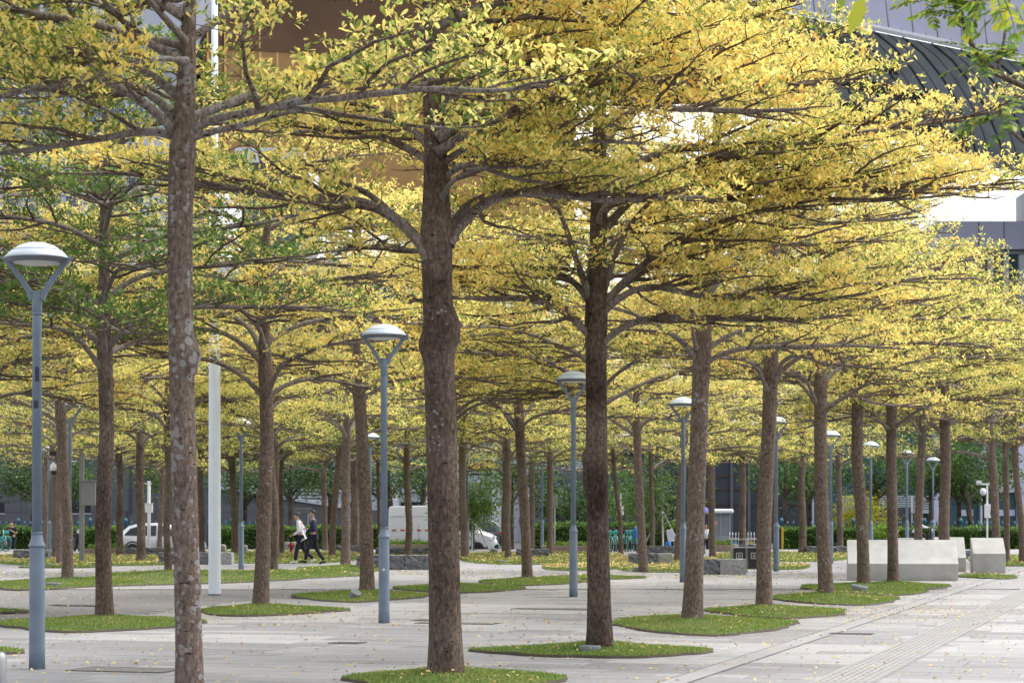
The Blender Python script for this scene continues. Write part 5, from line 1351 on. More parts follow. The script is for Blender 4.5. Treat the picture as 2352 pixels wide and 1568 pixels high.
# dark SUV behind the van nose, tail to the right
r = empty('dark_car', 'dark green SUV with red tail light behind the white van nose', 'car', (Wx(1154, 116) - 2.35, 117.0, ROAD), 0)
loft('body', [(-2.4, .5, .75, .85, .7, .78, .66), (-2.2, .36, .92, 1.04, .82, .90, .74), (-1.2, .3, 1.02, 1.14, .90, .97, .80), (-.6, .3, 1.06, 1.58, .92, .98, .70), (0, .3, 1.08, 1.78, .92, .98, .70), (1.2, .3, 1.10, 1.80, .92, .98, .70), (1.9, .3, 1.10, 1.74, .92, .98, .68), (2.25, .36, 1.08, 1.40, .88, .95, .72), (2.36, .44, .95, 1.05, .82, .9, .74)], M['car_dark'], r)
for s in (-1, 1):
    for pts in ([(-.85, 1.14), (.05, 1.16), (.05, 1.62), (-.4, 1.52)], [(.12, 1.16), (1.05, 1.18), (1.05, 1.68), (.12, 1.65)], [(1.12, 1.18), (2.02, 1.20), (1.82, 1.62), (1.12, 1.68)]):
        panel(r, pts, [s * (.992 - (z - 1.1) / .7 * .28 + .012) for x, z in pts], M['car_glass'], 'window')
    for x in (-1.5, 1.45): wheel(r, x, s * .88, .38)
    panel(r, [(2.05, 1.0), (2.36, 1.0), (2.30, 1.16), (2.05, 1.12)], s * .955, M['tail_red'], 'tail_light')
    MB().box(-1.0, 2.0, s * .988 - .006, s * .988 + .006, 1.095, 1.115).build('chrome_strip', M['steel'], r)
    for x in (.08, 1.08): MB().box(x - .006, x + .006, s * .985 - .004, s * .985 + .004, .4, 1.08).build('door_gap', M['trim'], r)

# ------------------------------------------------------------------ bicycles
M['bike'] = plain('turquoise_bike_paint', (.02, .34, .30), .35, var=.08)
M['bike_white'] = plain('bike_white', (.65, .68, .68), .4)
def torus(b, c, R0, r0, n=28, m=6):
    """ring in the local x-z plane"""
    base = len(b.v)
    for i in range(n):
        a = 2 * math.pi * i / n
        for j in range(m):
            q = 2 * math.pi * j / m; rr = R0 + r0 * math.cos(q)
            b.v.append((c[0] + rr * math.cos(a), c[1] + r0 * math.sin(q), c[2] + rr * math.sin(a)))
    for i in range(n):
        for j in range(m):
            b.f.append((base + i * m + j, base + i * m + (j + 1) % m, base + ((i + 1) % n) * m + (j + 1) % m, base + ((i + 1) % n) * m + j)); b.m.append(0)
    return b
def make_bike():
    r = empty('bicycle', '', 'bicycle', (0, 0, 0), 0, 'turquoise hire bicycles')
    for x in (-.52, .52):
        w = torus(MB(), (x, 0, .33), .31, .022).build('wheel', M['tyre'], r, True)
        torus(MB(), (x, 0, .33), .285, .014).build('rim', M['bike'], w, True)
        m = MB()
        for k in range(8): a = k * math.pi / 8; m.tube([(x + .28 * math.cos(a), 0, .33 + .28 * math.sin(a)), (x - .28 * math.cos(a), 0, .33 - .28 * math.sin(a))], .004, 3)
        m.build('spokes', M['steel'], w)
        m = MB(); m.tube([(x + .35 * math.cos(R(a)), 0, .33 + .35 * math.sin(R(a))) for a in range(20, 165, 12)], .03, 6); m.build('mudguard', M['bike'], r, True)
    f = MB(); f.tube([(.42, 0, .78), (.30, 0, .55), (.02, 0, .36), (-.12, 0, .34)], .032, 8); f.tube([(-.12, 0, .34), (-.24, 0, .80)], .026, 8); f.tube([(-.12, 0, .34), (-.52, .05, .33)], .018, 6); f.tube([(-.22, 0, .62), (-.52, .05, .33)], .016, 6); f.build('frame', M['bike'], r, True)
    f = MB(); f.tube([(.52, .06, .33), (.46, .05, .66), (.40, 0, .72), (.36, 0, .98)], .02, 6); f.tube([(.52, -.06, .33), (.46, -.05, .66), (.40, 0, .72)], .02, 6); f.build('fork', M['bike_white'], r, True)
    MB().tube([(.28, .28, 1.04), (.36, .16, 1.06), (.37, 0, 1.0), (.36, -.16, 1.06), (.28, -.28, 1.04)], .016, 6).build('handlebar', M['trim'], r, True)
    MB().box(.44, .62, -.12, .12, .80, .93).build('basket', M['bike'], r, bevel=.02)
    MB().lathe([(.03, .80), (.03, .86), (.10, .90), (.12, .94), (.08, .965)], 12, c=(-.26, 0, 0)).build('saddle', M['trim'], r, True)
    MB().box(-.04, -.02, -.14, .14, .29, .32).build('pedals', M['trim'], r); MB().lathe([(.1, -.02), (.1, .02)], 16).build('chainring', M['trim'], r).rotation_euler = (R(90), 0, 0)
    return r
pb = make_bike()
BK = [(-30, 96, .75, 'turquoise hire bicycle cut by the left edge'), (-8, 97.5, .9, 'turquoise hire bicycle beside the man with the phone'), (1396, 97, -1.35, 'turquoise bicycle farthest left in the parked bicycle row'), (1413, 98, -1.5, 'turquoise bicycle touching the dark leaning trunk'), (1436, 98, -1.4, 'turquoise bicycle right of the dark leaning trunk'), (1449, 98.6, -1.65, 'turquoise bicycle in the middle of the parked row'), (1461, 98, -1.45, 'turquoise bicycle beside the blue-topped one'), (1474, 98.4, -1.6, 'turquoise bicycle farthest right in the parked row, half behind the granite bench')]
for i, (x, d, a, lab) in enumerate(BK):
    o = pb if i == 0 else copy_tree(pb); o.location = (Wx(x, d), d, 0); o.rotation_euler = (0, 0, a); o['label'] = lab
# scooters
def make_scooter(label, loc, rz, seat_col):
    r = empty('scooter', label, 'scooter', loc, rz)
    for x in (-.55, .58):
        w = torus(MB(), (x, 0, .23), .18, .055, 24, 8).build('wheel', M['tyre'], r, True); MB().lathe([(.15, -.03), (.15, .03)], 20, c=(0, 0, 0)).build('rim', M['rim'], w).matrix_local = Matrix.Translation((x, 0, .23)) @ Matrix.Rotation(R(90), 4, 'X')
    MB().prism([(-.75, .50), (-.2, .42), (-.15, .27), (.28, .25), (.40, .55), (.42, .92), (.34, .95), (.28, .42), (.0, .36), (-.1, .62), (-.72, .72)], 'y', -.13, .13).build('body', M[seat_col], r, bevel=.04)
    MB().box(-.72, -.08, -.12, .12, .722, .80).build('seat', M['trim'], r, bevel=.03)
    MB().tube([(.38, 0, .3), (.40, 0, 1.0)], .035, 8).build('steering_column', M['trim'], r); MB().tube([(.30, .32, 1.04), (.38, 0, 1.0), (.30, -.32, 1.04)], .02, 6).build('handlebar', M['trim'], r)
    MB().lathe([(.02, -.05), (.09, -.02), (.1, .02)], 16).build('headlight', M['head_light'], r).matrix_local = Matrix.Translation((.44, 0, .9)) @ Matrix.Rotation(R(90), 4, 'Y')
    for s in (-1, 1): MB().tube([(.34, s * .24, 1.04), (.36, s * .30, 1.18)], .008, 5).build('mirror_stem', M['trim'], r); MB().box(.35, .37, s * .32 - .06, s * .32 + .06, 1.17, 1.25).build('mirror', M['trim'], r, bevel=.01)
    return r
make_scooter('black and white scooter parked behind the pale leaning trunk at left', (Wx(177, 98), 98, 0), -1.2, 'bin')
make_scooter('scooter ridden behind the concrete wedges at right', (Wx(2124, 100), 100.5, 0), 0.05, 'bin')

# ------------------------------------------------------------------ guard booth and clutter by the road
r = empty('guard_booth', 'small glazed guard booth with a white rounded roof', 'booth', (Wx(1655, 112), 112, ROAD))
M['booth_grey'] = plain('booth_grey_metal', (.26, .28, .31), .5, var=.08)
M['clear_glass'] = plain('booth_glass', (.22, .25, .29), .08, var=.15)
MB().box(-.52, .52, 0, 1.2, 0.001, .95).build('lower_panel', M['booth_grey'], r, bevel=.01)
for x in (-.48, .0, .48): MB().box(x - .045, x + .045, 0, .09, .951, 2.12).build('mullion', M['booth_grey'], r)
for x in (-.48, .48): MB().box(x - .045, x + .045, 1.1, 1.19, .951, 2.12).build('mullion', M['booth_grey'], r)
for x0, x1 in ((-.43, -.05), (.05, .43)): MB().box(x0, x1, .03, .05, .952, 2.11).build('pane', M['clear_glass'], r)
for x in (-.49, .47): MB().box(x, x + .02, .1, 1.09, .952, 2.11).build('pane', M['clear_glass'], r)
MB().box(-.46, .46, 1.12, 1.16, .952, 2.11).build('back_panel', M['dark_wall'], r)
MB().box(-.72, .66, -.2, 1.4, 2.125, 2.36).build('roof', M['white_plastic'], r, bevel=.09)
M['pink'] = plain('pink_notice', (.75, .3, .36), .6); MB().box(-.38, -.2, .018, .028, 1.55, 1.75).build('notice', M['pink'], r)
# parasol
r = empty('parasol', 'blue parasol top behind the speckled leaning trunk', 'parasol', (Wx(1616, 109), 110, ROAD)); M['royal'] = plain('royal_blue_cloth', (.05, .05, .38), .7)
MB().tube([(0, 0, 0), (0, 0, 2.5)], .025, 8).build('pole', M['steel'], r)
m = MB(); n = 8
for k in range(n):
    a0, a1 = 2 * math.pi * k / n, 2 * math.pi * (k + 1) / n; m.face([(0, 0, 2.62), (.45 * math.cos(a0), .45 * math.sin(a0), 2.25), (.45 * math.cos(a1), .45 * math.sin(a1), 2.25)])
o = m.build('canopy', M['royal'], r); sm = o.modifiers.new('t', 'SOLIDIFY'); sm.thickness = .01
MB().lathe([(.25, 0), (.25, .06), (.05, .08)], 16).build('foot', M['kerb'], r)
# notice board, water bottles
r = empty('notice_board', 'white tilted notice board leaning beside the staked young tree', 'notice board', (Wx(1545, 101), 101, 0), .1)
o = MB().box(-.16, .16, -.015, .015, .42, .98).build('board', M['white_plastic'], r); o.rotation_euler = (0, R(-8), 0)
o = MB().box(-.13, .13, -.019, -.0155, .47, .93).build('printed_sheet', M['lav'], r); o.rotation_euler = (0, R(-8), 0)
for x in (-.1, .1): MB().tube([(x, .0, 0), (x - .06, 0, .5)], .012, 6).build('leg', M['steel'], r)
M['bottle_blue'] = plain('blue_bottle_plastic', (.03, .16, .55), .3)
for x, d, zb, lab in ((1534, 100.5, 0, 'blue water drum beside the notice board'), (1644, 108, ROAD, 'blue water drum at the guard booth'), (1459, 97.2, .6, 'blue drum carried on a parked bicycle')):
    r = empty('water_drum', lab, 'water drum', (Wx(x, d), d - .25, zb)); MB().lathe([(.12, 0), (.13, .03), (.13, .18), (.12, .2), (.13, .22), (.13, .36), (.05, .44), (.045, .5)], 16).build('drum', M['bottle_blue'], r, True); MB().lathe([(.05, .501), (.05, .53)], 12).build('cap', M['white_plastic'], r)
# white spear-top barrier panels
r = empty('barrier', 'white spear-topped barrier between the guard booth and the recycling bins', 'barrier', (Wx(1678, 109), 109.5, ROAD))
for k in range(10): MB().lathe([(.018, 0), (.018, 1.05), (.035, 1.08), (.012, 1.2)], 8, c=(k * .155, 0, 0)).build('picket', M['white_plastic'], r)
for z in (.25, .85): MB().box(-.05, 1.45, -.015, .015, z, z + .035).build('rail', M['white_plastic'], r)
M['orange'] = plain('orange_tag', (.6, .2, .03), .6); M['yellow'] = plain('yellow_paint', (.65, .4, .02), .5)
for x, c in ((.45, 'orange'), (.98, 'yellow'), (.2, 'sky_blue')): MB().box(x, x + .2, -.03, -.02, .62, .72).build('tag_plate', M[c], r)
r = empty('marker_post', 'yellow and black marker post at the left end of the right-hand hedge', 'marker post', (Wx(1797, 115), 115, ROAD)); MB().box(-.05, .05, -.06, .06, 0, 1.4).build('post', M['yellow'], r); MB().box(-.2, -.051, -.05, .05, 0.001, 1.35).build('back_post', M['trim'], r)
# signs
r = empty('sign_board', 'long grey sign on two posts behind the walkers', 'sign', (Wx(692, 130), 131, ROAD))
for x in (-.22, .42): MB().tube([(x - .1, 0, 0), (x - .1, 0, 2.4)], .04, 8).build('post', M['steel'], r)
MB().box(-.52, .5, -.06, .0, 2.15, 2.48).build('panel', M['grey_paint'], r, bevel=.02)
r = empty('sign_board', 'rounded grey sign back beside the far lamp post', 'sign', (Wx(1274, 106), 106, ROAD)); MB().tube([(0, 0, 0), (0, 0, 2.5)], .035, 8).build('post', M['steel'], r); MB().box(-.14, .14, -.07, -.04, 2.4, 3.0).build('panel', M['grey_paint'], r, bevel=.06)
r = empty('equipment_post', 'white box on a thin white post by the bicycles', 'post', (Wx(1415, 118), 118, ROAD)); MB().tube([(0.25, 0, 0), (.25, 0, 3.2)], .035, 8).build('post', M['white_plastic'], r); MB().box(.03, .4, -.16, -.037, 2.05, 2.55).build('box', M['white_plastic'], r, bevel=.02)
r = empty('camera_post', 'white camera post with a pale box near the right edge', 'camera pole', (Wx(2262, 112), 112, ROAD))
MB().tube([(0.12, 0, 0), (.12, 0, 3.6)], .05, 8).build('post', M['white_plastic'], r); MB().box(-.05, .32, -.2, -.055, 1.9, 2.6).build('box', M['white_plastic'], r, bevel=.02); MB().box(-.45, .4, -.05, .05, 3.601, 3.68).build('cross_arm', M['white_plastic'], r)
MB().lathe([(.03, 3.05), (.13, 3.1), (.16, 3.2), (.15, 3.35), (.08, 3.42)], 14, c=(-.12, -.12, 0)).build('dome_camera', M['white_plastic'], r, True); MB().box(-.45, -.2, -.2, .0, 3.682, 3.82).build('box_camera', M['white_plastic'], r)

# ------------------------------------------------------------------ people
M['skin'] = plain('skin', (.42, .25, .18), .6, var=.06); M['hair'] = plain('black_hair', (.012, .011, .011), .6); M['shirt_white'] = plain('white_shirt', (.62, .64, .70), .8, var=.06, scale=12)
M['navy'] = plain('navy_cloth', (.008, .014, .045), .85, var=.2, scale=10); M['trouser'] = plain('dark_trousers', (.008, .008, .02), .85, var=.25, scale=10); M['shoe_white'] = plain('white_shoe', (.6, .6, .58), .6); M['black_cloth'] = plain('black_cloth', (.012, .012, .02), .85, var=.25)
def skin_obj(name, V, E, Rd, mat, parent, sub=1):
    me = bpy.data.meshes.new(name); me.from_pydata([tuple(v) for v in V], E, []); o = bpy.data.objects.new(name, me); col.objects.link(o)
    m = o.modifiers.new('skin', 'SKIN'); m.use_smooth_shade = True
    for i, d in enumerate(me.skin_vertices[0].data):
        q = Rd[i]; d.radius = q if hasattr(q, '__len__') else (q, q); d.use_root = (i == 0)
    s = o.modifiers.new('sub', 'SUBSURF'); s.levels = sub; s.render_levels = sub
    dg = bpy.context.evaluated_depsgraph_get(); dg.update()
    nm = bpy.data.meshes.new_from_object(o.evaluated_get(dg)); nm.name = name
    bpy.data.objects.remove(o); bpy.data.meshes.remove(me)
    nm.materials.clear(); nm.materials.append(mat); nm.polygons.foreach_set('use_smooth', [True] * len(nm.polygons))
    return link(name, nm, parent)
def person(label, loc, rz, J, top, trouser, shoe, s=1.0, jacket=False, collar=None):
    """J: joints in metres, x forward, y left"""
    r = empty('person', label, 'person', loc, rz); r.scale = (s, s, s)
    V, E, Rd = [], [], []
    def add(p, rad, prev=None):
        V.append(Vector(p)); Rd.append(rad)
        if prev is not None: E.append((prev, len(V) - 1))
        return len(V) - 1
    pel = add(J['pelvis'], (.14, .11)); sp = add(J['spine'], (.125, .10), pel); ch = add(J['chest'], (.15, .11), sp); nb = add(J['neck'], .056, ch)
    hd = Vector(J['head']); fw = Vector(J.get('face', (1, 0, 0))).normalized()
    h1 = add(hd - Vector((0, 0, .06)), (.066, .075), nb); h2 = add(hd + Vector((0, 0, .02)), (.076, .098), h1); h3 = add(hd + Vector((-.01, 0, .095)), (.055, .07), h2)
    add(hd + fw * .105 + Vector((0, 0, -.01)), .014, h2)                         # nose
    for sd in ('l', 'r'):
        sy = 1 if sd == 'l' else -1
        add(hd + Vector((-.01, sy * .092, -.005)), .016, h2)                     # ear
        sh = add(J['sh_' + sd], .062, ch); el = add(J['el_' + sd], .043, sh); wr = add(J['wr_' + sd], .029, el)
        dv = (Vector(J['wr_' + sd]) - Vector(J['el_' + sd])).normalized(); sdv = dv.cross(Vector((0, 0, 1))); sdv = sdv.normalized() if sdv.length > .1 else Vector((0, 1, 0)); crl = Vector(J.get('curl', (.3, 0, -.6))).normalized()
        pm = add(Vector(J['wr_' + sd]) + dv * .075, (.036, .02), wr)
        for k, fl in enumerate((.052, .062, .058, .045)):
            b0 = Vector(J['wr_' + sd]) + dv * .095 + sdv * (.03 - .02 * k); f1 = add(b0, .0095, pm); f2 = add(b0 + (dv + crl * .4).normalized() * fl * .55, .009, f1); add(b0 + (dv + crl * .4).normalized() * fl * .55 + (dv + crl * 1.3).normalized() * fl * .5, .0075, f2)
        t1 = add(Vector(J['wr_' + sd]) + dv * .045 + sdv * .04, .011, wr); add(Vector(J['wr_' + sd]) + dv * .085 + sdv * .058 + crl * .01, .0095, t1)
        hp = add(J['hip_' + sd], .088, pel); kn = add(J['kn_' + sd], .058, hp); an = add(J['an_' + sd], .038, kn); add(J['toe_' + sd], .03, an)
    skin_obj('body', V, E, Rd, M['skin'], r)
    # clothes follow the same joints
    V, E, Rd = [], [], []; g = 1.16
    pel = add(J['pelvis'], (.15, .125)); sp = add(J['spine'], (.15, .122) if not jacket else (.165, .135), pel); ch = add(J['chest'], (.172, .128), sp); add(Vector(J['neck']) - Vector((0, 0, .03)), .068, ch)
    lowz = Vector(J['pelvis']) + Vector((-.02, 0, -.17 if jacket else -.03)); add(lowz, (.18, .155) if jacket else (.152, .13), pel)
    for sd in ('l', 'r'):
        sh = add(J['sh_' + sd], .078 if jacket else .07, ch); el = add(J['el_' + sd], .062 if jacket else .055, sh)
        if J.get('short'):
            V.pop(); Rd.pop(); E.pop(); a = Vector(J['sh_' + sd]); bb = Vector(J['el_' + sd]); add(a + (bb - a) * .75, .062, sh)
        else: add(Vector(J['wr_' + sd]) * .9 + Vector(J['el_' + sd]) * .1, .042, el)
    skin_obj('jacket' if jacket else 'shirt', V, E, Rd, top, r)
    V, E, Rd = [], [], []
    pel = add(Vector(J['pelvis']) - Vector((0, 0, .02)), (.142, .12))
    for sd in ('l', 'r'):
        hp = add(J['hip_' + sd], .102, pel); kn = add(J['kn_' + sd], .076, hp); a = Vector(J['an_' + sd]); add(a + Vector((0, 0, .02)), .062, kn)
    skin_obj('trousers', V, E, Rd, trouser, r)
    for sd in ('l', 'r'):
        a = Vector(J['an_' + sd]); t = Vector(J['toe_' + sd]); dr = (t - a)
        V = [a + Vector((0, 0, .0)), a * .5 + t * .5, t + dr.normalized() * .03, a - Vector((dr.x, dr.y, 0)).normalized() * .045 - Vector((0, 0, .035))]; E = [(0, 1), (1, 2), (0, 3)]; Rd = [.05, (.047, .04), (.042, .028), .035]
        skin_obj('shoe', V, E, Rd, shoe, r)
    bm = bmesh.new(); bmesh.ops.create_uvsphere(bm, u_segments=16, v_segments=10, radius=1)
    bmesh.ops.delete(bm, geom=[v for v in bm.verts if v.co.z < -.25 or (v.co.z < .42 and v.co.x > .12)], context='VERTS')
    for v in bm.verts: v.co = Vector((v.co.x * .108 - .016, v.co.y * .088, v.co.z * .105)) + hd + Vector((0, 0, .045))
    me = bpy.data.meshes.new('hair'); bm.to_mesh(me); bm.free(); me.materials.append(M['hair']); me.polygons.foreach_set('use_smooth', [True] * len(me.polygons))
    o = link('hair', me, r); sm = o.modifiers.new('t', 'SOLIDIFY'); sm.thickness = .012; sm.offset = 1
    ez = MB()
    for sy in (-1, 1): MB().lathe([(.001, -.007), (.009, -.003), (.009, .003), (.001, .007)], 8, c=tuple(hd + fw * .088 + Vector((0, sy * .033, .015)))).build('eye', M['hair'], r)
    MB().box(-.004, .004, -.022, .022, -.004, .004).build('mouth', M['pink'], r).location = hd + fw * .094 + Vector((0, 0, -.055))
    if collar:
        MB().lathe([(.064, 0), (.072, .02), (.066, .06), (.06, .062)], 16, c=tuple(Vector(J['neck']) - Vector((-.01, 0, .03))), cap=False).build('collar', collar, r)
    return r
W1p = gp(692, 1295)
p1 = person('man in white shirt and dark trousers walking left, black item in hand', (W1p.x, W1p.y, 0), math.pi,
     dict(pelvis=(.0, 0, .90), spine=(.03, 0, 1.08), chest=(.06, 0, 1.28), neck=(.10, 0, 1.44), head=(.15, 0, 1.56), face=(1, 0, -.25),
          sh_l=(.06, .19, 1.35), el_l=(.06, .25, 1.08), wr_l=(.27, .20, .96), sh_r=(.05, -.19, 1.35), el_r=(-.10, -.24, 1.08), wr_r=(.05, -.22, .88),
          hip_l=(.02, .09, .86), kn_l=(.14, .09, .47), an_l=(.19, .09, .09), toe_l=(.36, .10, .045), hip_r=(.0, -.09, .86), kn_r=(-.08, -.09, .46), an_r=(-.40, -.09, .16), toe_r=(-.30, -.10, .045)),
     M['shirt_white'], M['trouser'], M['shoe_white'], 1.0, collar=M['shirt_white'])
r = empty('pouch', 'small black pouch in the hand of the white-shirted walker', 'pouch', (W1p.x - .385, W1p.y - .20, .865)); MB().box(-.075, .055, -.03, .03, -.05, .035).build('case', M['black'], r, bevel=.012); MB().box(-.02, .02, -.033, .033, .036, .044).build('flap', M['trim'], r)
W2p = gp(721, 1296.5)
person('man in navy jacket walking left beside the white-shirted man', (W2p.x, W2p.y, 0), math.pi,
     dict(pelvis=(.0, 0, .93), spine=(.01, 0, 1.12), chest=(.02, 0, 1.34), neck=(.04, 0, 1.50), head=(.06, 0, 1.64), face=(1, -.1, .05),
          sh_l=(.02, .20, 1.41), el_l=(-.02, .27, 1.14), wr_l=(.20, .17, 1.16), sh_r=(.02, -.20, 1.41), el_r=(-.02, -.27, 1.14), wr_r=(.22, -.14, 1.18),
          hip_l=(.02, .09, .89), kn_l=(.20, .09, .50), an_l=(.27, .09, .12), toe_l=(.45, .10, .11), hip_r=(.0, -.09, .89), kn_r=(-.10, -.09, .47), an_r=(-.33, -.09, .11), toe_r=(-.19, -.10, .045)),
     M['navy'], M['trouser'], M['black_cloth'], 1.0, jacket=True, collar=M['sky_blue'])
d = 106.0
person('man in black looking down at his phone by the left hedge', (Wx(28, d), d, ROAD), -1.9,
     dict(pelvis=(.0, 0, .93), spine=(.0, 0, 1.12), chest=(.02, 0, 1.34), neck=(.05, 0, 1.50), head=(.09, 0, 1.61), face=(1, 0, -.5), short=True,
          sh_l=(.02, .20, 1.41), el_l=(.03, .27, 1.14), wr_l=(.22, .07, 1.30), sh_r=(.02, -.20, 1.41), el_r=(.03, -.27, 1.14), wr_r=(.22, -.07, 1.30),
          hip_l=(.0, .10, .89), kn_l=(.03, .11, .48), an_l=(.0, .12, .08), toe_l=(.15, .13, .04), hip_r=(.0, -.10, .89), kn_r=(.04, -.11, .48), an_r=(.02, -.12, .08), toe_r=(.17, -.14, .04)),
     M['black_cloth'], M['trouser'], M['shoe_white'], 1.0)
r = empty('phone', 'phone held up by the man in black', 'phone', (Wx(28, d) + .31 * math.cos(-1.9), d + .31 * math.sin(-1.9), ROAD + 1.37), -1.9); o = MB().box(-.005, .005, -.038, .038, -.075, .075).build('case', M['black'], r, bevel=.003); o.rotation_euler = (0, R(-25), 0); o = MB().box(-.0065, -.0055, -.034, .034, -.07, .07).build('screen', M['window_dark'], r); o.rotation_euler = (0, R(-25), 0)
person('person in pale top standing at the guard booth', (Wx(1620, 106), 106, ROAD), -1.2,
     dict(pelvis=(.0, 0, .93), spine=(.0, 0, 1.12), chest=(.02, 0, 1.34), neck=(.04, 0, 1.50), head=(.05, 0, 1.63), face=(1, 0, -.1),
          sh_l=(.02, .20, 1.41), el_l=(.0, .26, 1.13), wr_l=(.05, .26, .88), sh_r=(.02, -.20, 1.41), el_r=(.0, -.26, 1.13), wr_r=(.06, -.26, .88),
          hip_l=(.0, .10, .89), kn_l=(.03, .11, .48), an_l=(.0, .12, .08), toe_l=(.15, .13, .04), hip_r=(.0, -.10, .89), kn_r=(.04, -.11, .48), an_r=(.02, -.12, .08), toe_r=(.17, -.14, .04)),
     M['shirt_white'], M['black_cloth'], M['shoe_white'], .92)
person('rider in pale top bending over the scooter behind the concrete wedges', (Wx(2124, 100) - .3, 100.5, 0), .05,
     dict(pelvis=(.0, 0, .90), spine=(.04, 0, 1.06), chest=(.12, 0, 1.24), neck=(.18, 0, 1.37), head=(.24, 0, 1.47), face=(1, 0, -.3),
          sh_l=(.13, .19, 1.29), el_l=(.28, .26, 1.08), wr_l=(.52, .27, 1.06), sh_r=(.13, -.19, 1.29), el_r=(.28, -.26, 1.08), wr_r=(.52, -.27, 1.06),
          hip_l=(.04, .10, .86), kn_l=(.38, .14, .72), an_l=(.36, .12, .33), toe_l=(.50, .12, .29), hip_r=(.04, -.10, .86), kn_r=(.38, -.14, .72), an_r=(.36, -.12, .33), toe_r=(.50, -.12, .29)),
     M['shirt_white'], M['black_cloth'], M['black_cloth'], 1.0)

# ------------------------------------------------------------------ pinnate-leaved tree reaching in from the right, close to the camera
frg = np.random.default_rng(91)
d = 14.0; foot = Vector((5.6, 14.8, .0)); r = empty('foreground_tree', 'tree outside the right edge whose green feathery branches reach into the upper right corner', 'tree', foot)
P, rr = trunk_profile([(0, 0, -.05), (.1, 0, 2), (.0, -.1, 4), (-.1, -.2, 6.5)], .14, .05, frg, h_first=4); t = link('trunk', trunk_mesh(P, rr, frg, 20), r); t['dark'] = .2; t['lichen'] = -.05
def fl(pts, dd0, dd1):
    n = len(pts); return np.array([np.array(wp(x, y, d + dd0 + (dd1 - dd0) * i / (n - 1))) - np.array(foot) for i, (x, y) in enumerate(pts)])
BR = [(fl([(2720, 330), (2500, 250), (2351, 198), (2302, 180), (2279, 171), (2253, 142), (2230, 105), (2207, 63), (2200, 26), (2215, -60)], .4, 0), .035, .012), (fl([(2290, 176), (2300, 130), (2307, 90), (2312, 30), (2330, -50)], 0, .1), .012, .007), (fl([(2720, 560), (2480, 420), (2351, 326), (2325, 307), (2305, 285), (2290, 258), (2296, 240)], .5, 0), .025, .007),
      (fl([(2720, -40), (2500, -30), (2380, -20), (2290, -5), (2240, 0)], -1, -2.5), .02, .007), (fl([(2600, -120), (2300, -90), (2100, -70), (1990, -55), (1945, -20), (1940, -8)], -2, -4.5), .016, .004), (fl([(2230, -60), (2180, -45), (2130, -25), (2100, -10)], 0, -.2), .012, .005)]
for pth, r0, r1 in BR:
    K = 18; Q = smooth_path(pth, K); V, Fq = tubes(Q[None], np.linspace(r0, r1, K)[None], 8); o = link('branch', np_mesh('branch', V, Fq, M['bark'], True), r); o['dark'] = .15; o['lichen'] = -.06
def leaflet(P, Dv, Nv, L, W):
    S = np.cross(Dv, Nv); S /= np.linalg.norm(S) + 1e-9
    return [P, P + Dv * L * .3 + S * W * .85, P + Dv * L * .65 + S * W * .8, P + Dv * L, P + Dv * L * .65 - S * W * .8, P + Dv * L * .3 - S * W * .85]
LV = []; RA = []
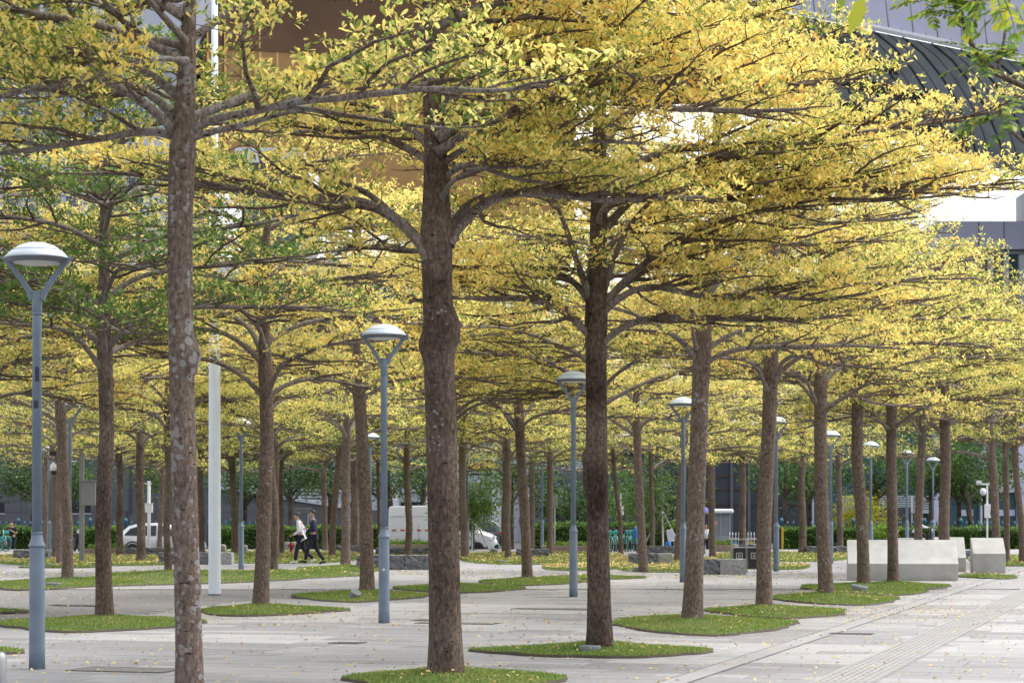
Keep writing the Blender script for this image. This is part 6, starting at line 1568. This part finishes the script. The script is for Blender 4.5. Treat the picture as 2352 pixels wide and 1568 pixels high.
def frond(base, az, el, L, n=6, lw=.055, droop=.5):
    p = np.array(base, float); a = R(az); pts = [p.copy()]; st = L / n
    for k in range(n):
        e = R(el) - droop * k / n * 1.3; dv = np.array([math.cos(a) * math.cos(e), math.sin(a) * math.cos(e), math.sin(e)]); p = p + dv * st; pts.append(p.copy())
        side = np.array([-math.sin(a), math.cos(a), 0.]); nv = np.cross(dv, side); nv /= np.linalg.norm(nv)
        nv = nv + frg.normal(0, .25, 3); nv /= np.linalg.norm(nv)
        for s in (-1, 1):
            ld = dv * .45 + s * side * .85 + np.array([0, 0, -.25]) + frg.normal(0, .12, 3); ld /= np.linalg.norm(ld)
            LV.append(leaflet(p.copy(), ld, nv, lw * frg.uniform(.85, 1.2), lw * .24))
    LV.append(leaflet(p.copy(), dv, nv, lw * 1.2, lw * .26)); RA.append(resample(np.array(pts), 6))
def cluster(x, y, dd, n, L, lw, spread=12, azr=(0, 360), el=(-10, 45)):
    for _ in range(n):
        b0 = np.array(wp(x + frg.normal(0, spread), y + frg.normal(0, spread * .6), d + dd + frg.normal(0, .05))) - np.array(foot); frond(b0, frg.uniform(*azr), frg.uniform(*el), L * frg.uniform(.8, 1.2), 6, lw)
cluster(2200, 22, 0, 12, .17, .055, 14); cluster(2150, 18, -.1, 9, .17, .055, 16); cluster(2210, -15, 0, 8, .17, .055, 14); cluster(2115, 0, -.1, 6, .15, .05, 8)
cluster(2270, 140, 0, 9, .17, .05, 20); cluster(2315, 130, 0, 9, .17, .05, 20); cluster(2340, 120, .1, 5, .17, .05, 12); cluster(2245, 118, 0, 4, .16, .05, 8)
cluster(2292, 262, 0, 8, .26, .07, 9, azr=(120, 320), el=(-25, 40)); cluster(2320, 300, 0, 3, .22, .06, 8); cluster(2350, 240, .2, 3, .18, .06, 8)
cluster(2290, 5, -2.6, 5, .20, .06, 26, el=(-60, 0)); cluster(2340, 10, -2.2, 4, .2, .06, 16, el=(-60, 0)); cluster(2250, -5, -2.6, 3, .18, .06, 10, el=(-60, -10))
LV.append(leaflet(np.array(wp(1985, -10, d - 6)) - np.array(foot), np.array([-.35, 0, -.9]), np.array([.3, -.9, .1]), .16, .034)); LV.append(leaflet(np.array(wp(1938, -14, d - 5)) - np.array(foot), np.array([-.2, .1, -.9]), np.array([.3, -.9, .1]), .07, .02))
V = np.array(LV).reshape(-1, 3); o = link('leaves', np_mesh('leaves', V, np.arange(len(V)).reshape(-1, 6), M['bright_leaf']), r, 'stuff'); o['green'] = .05
V, Fq = tubes(np.array(RA), np.tile(np.linspace(.003, .0015, 6), (len(RA), 1)), 4); o = link('leaf_stalks', np_mesh('leaf_stalks', V, Fq, M['bark']), r, 'stuff'); o['dark'] = 0.; o['lichen'] = 0.
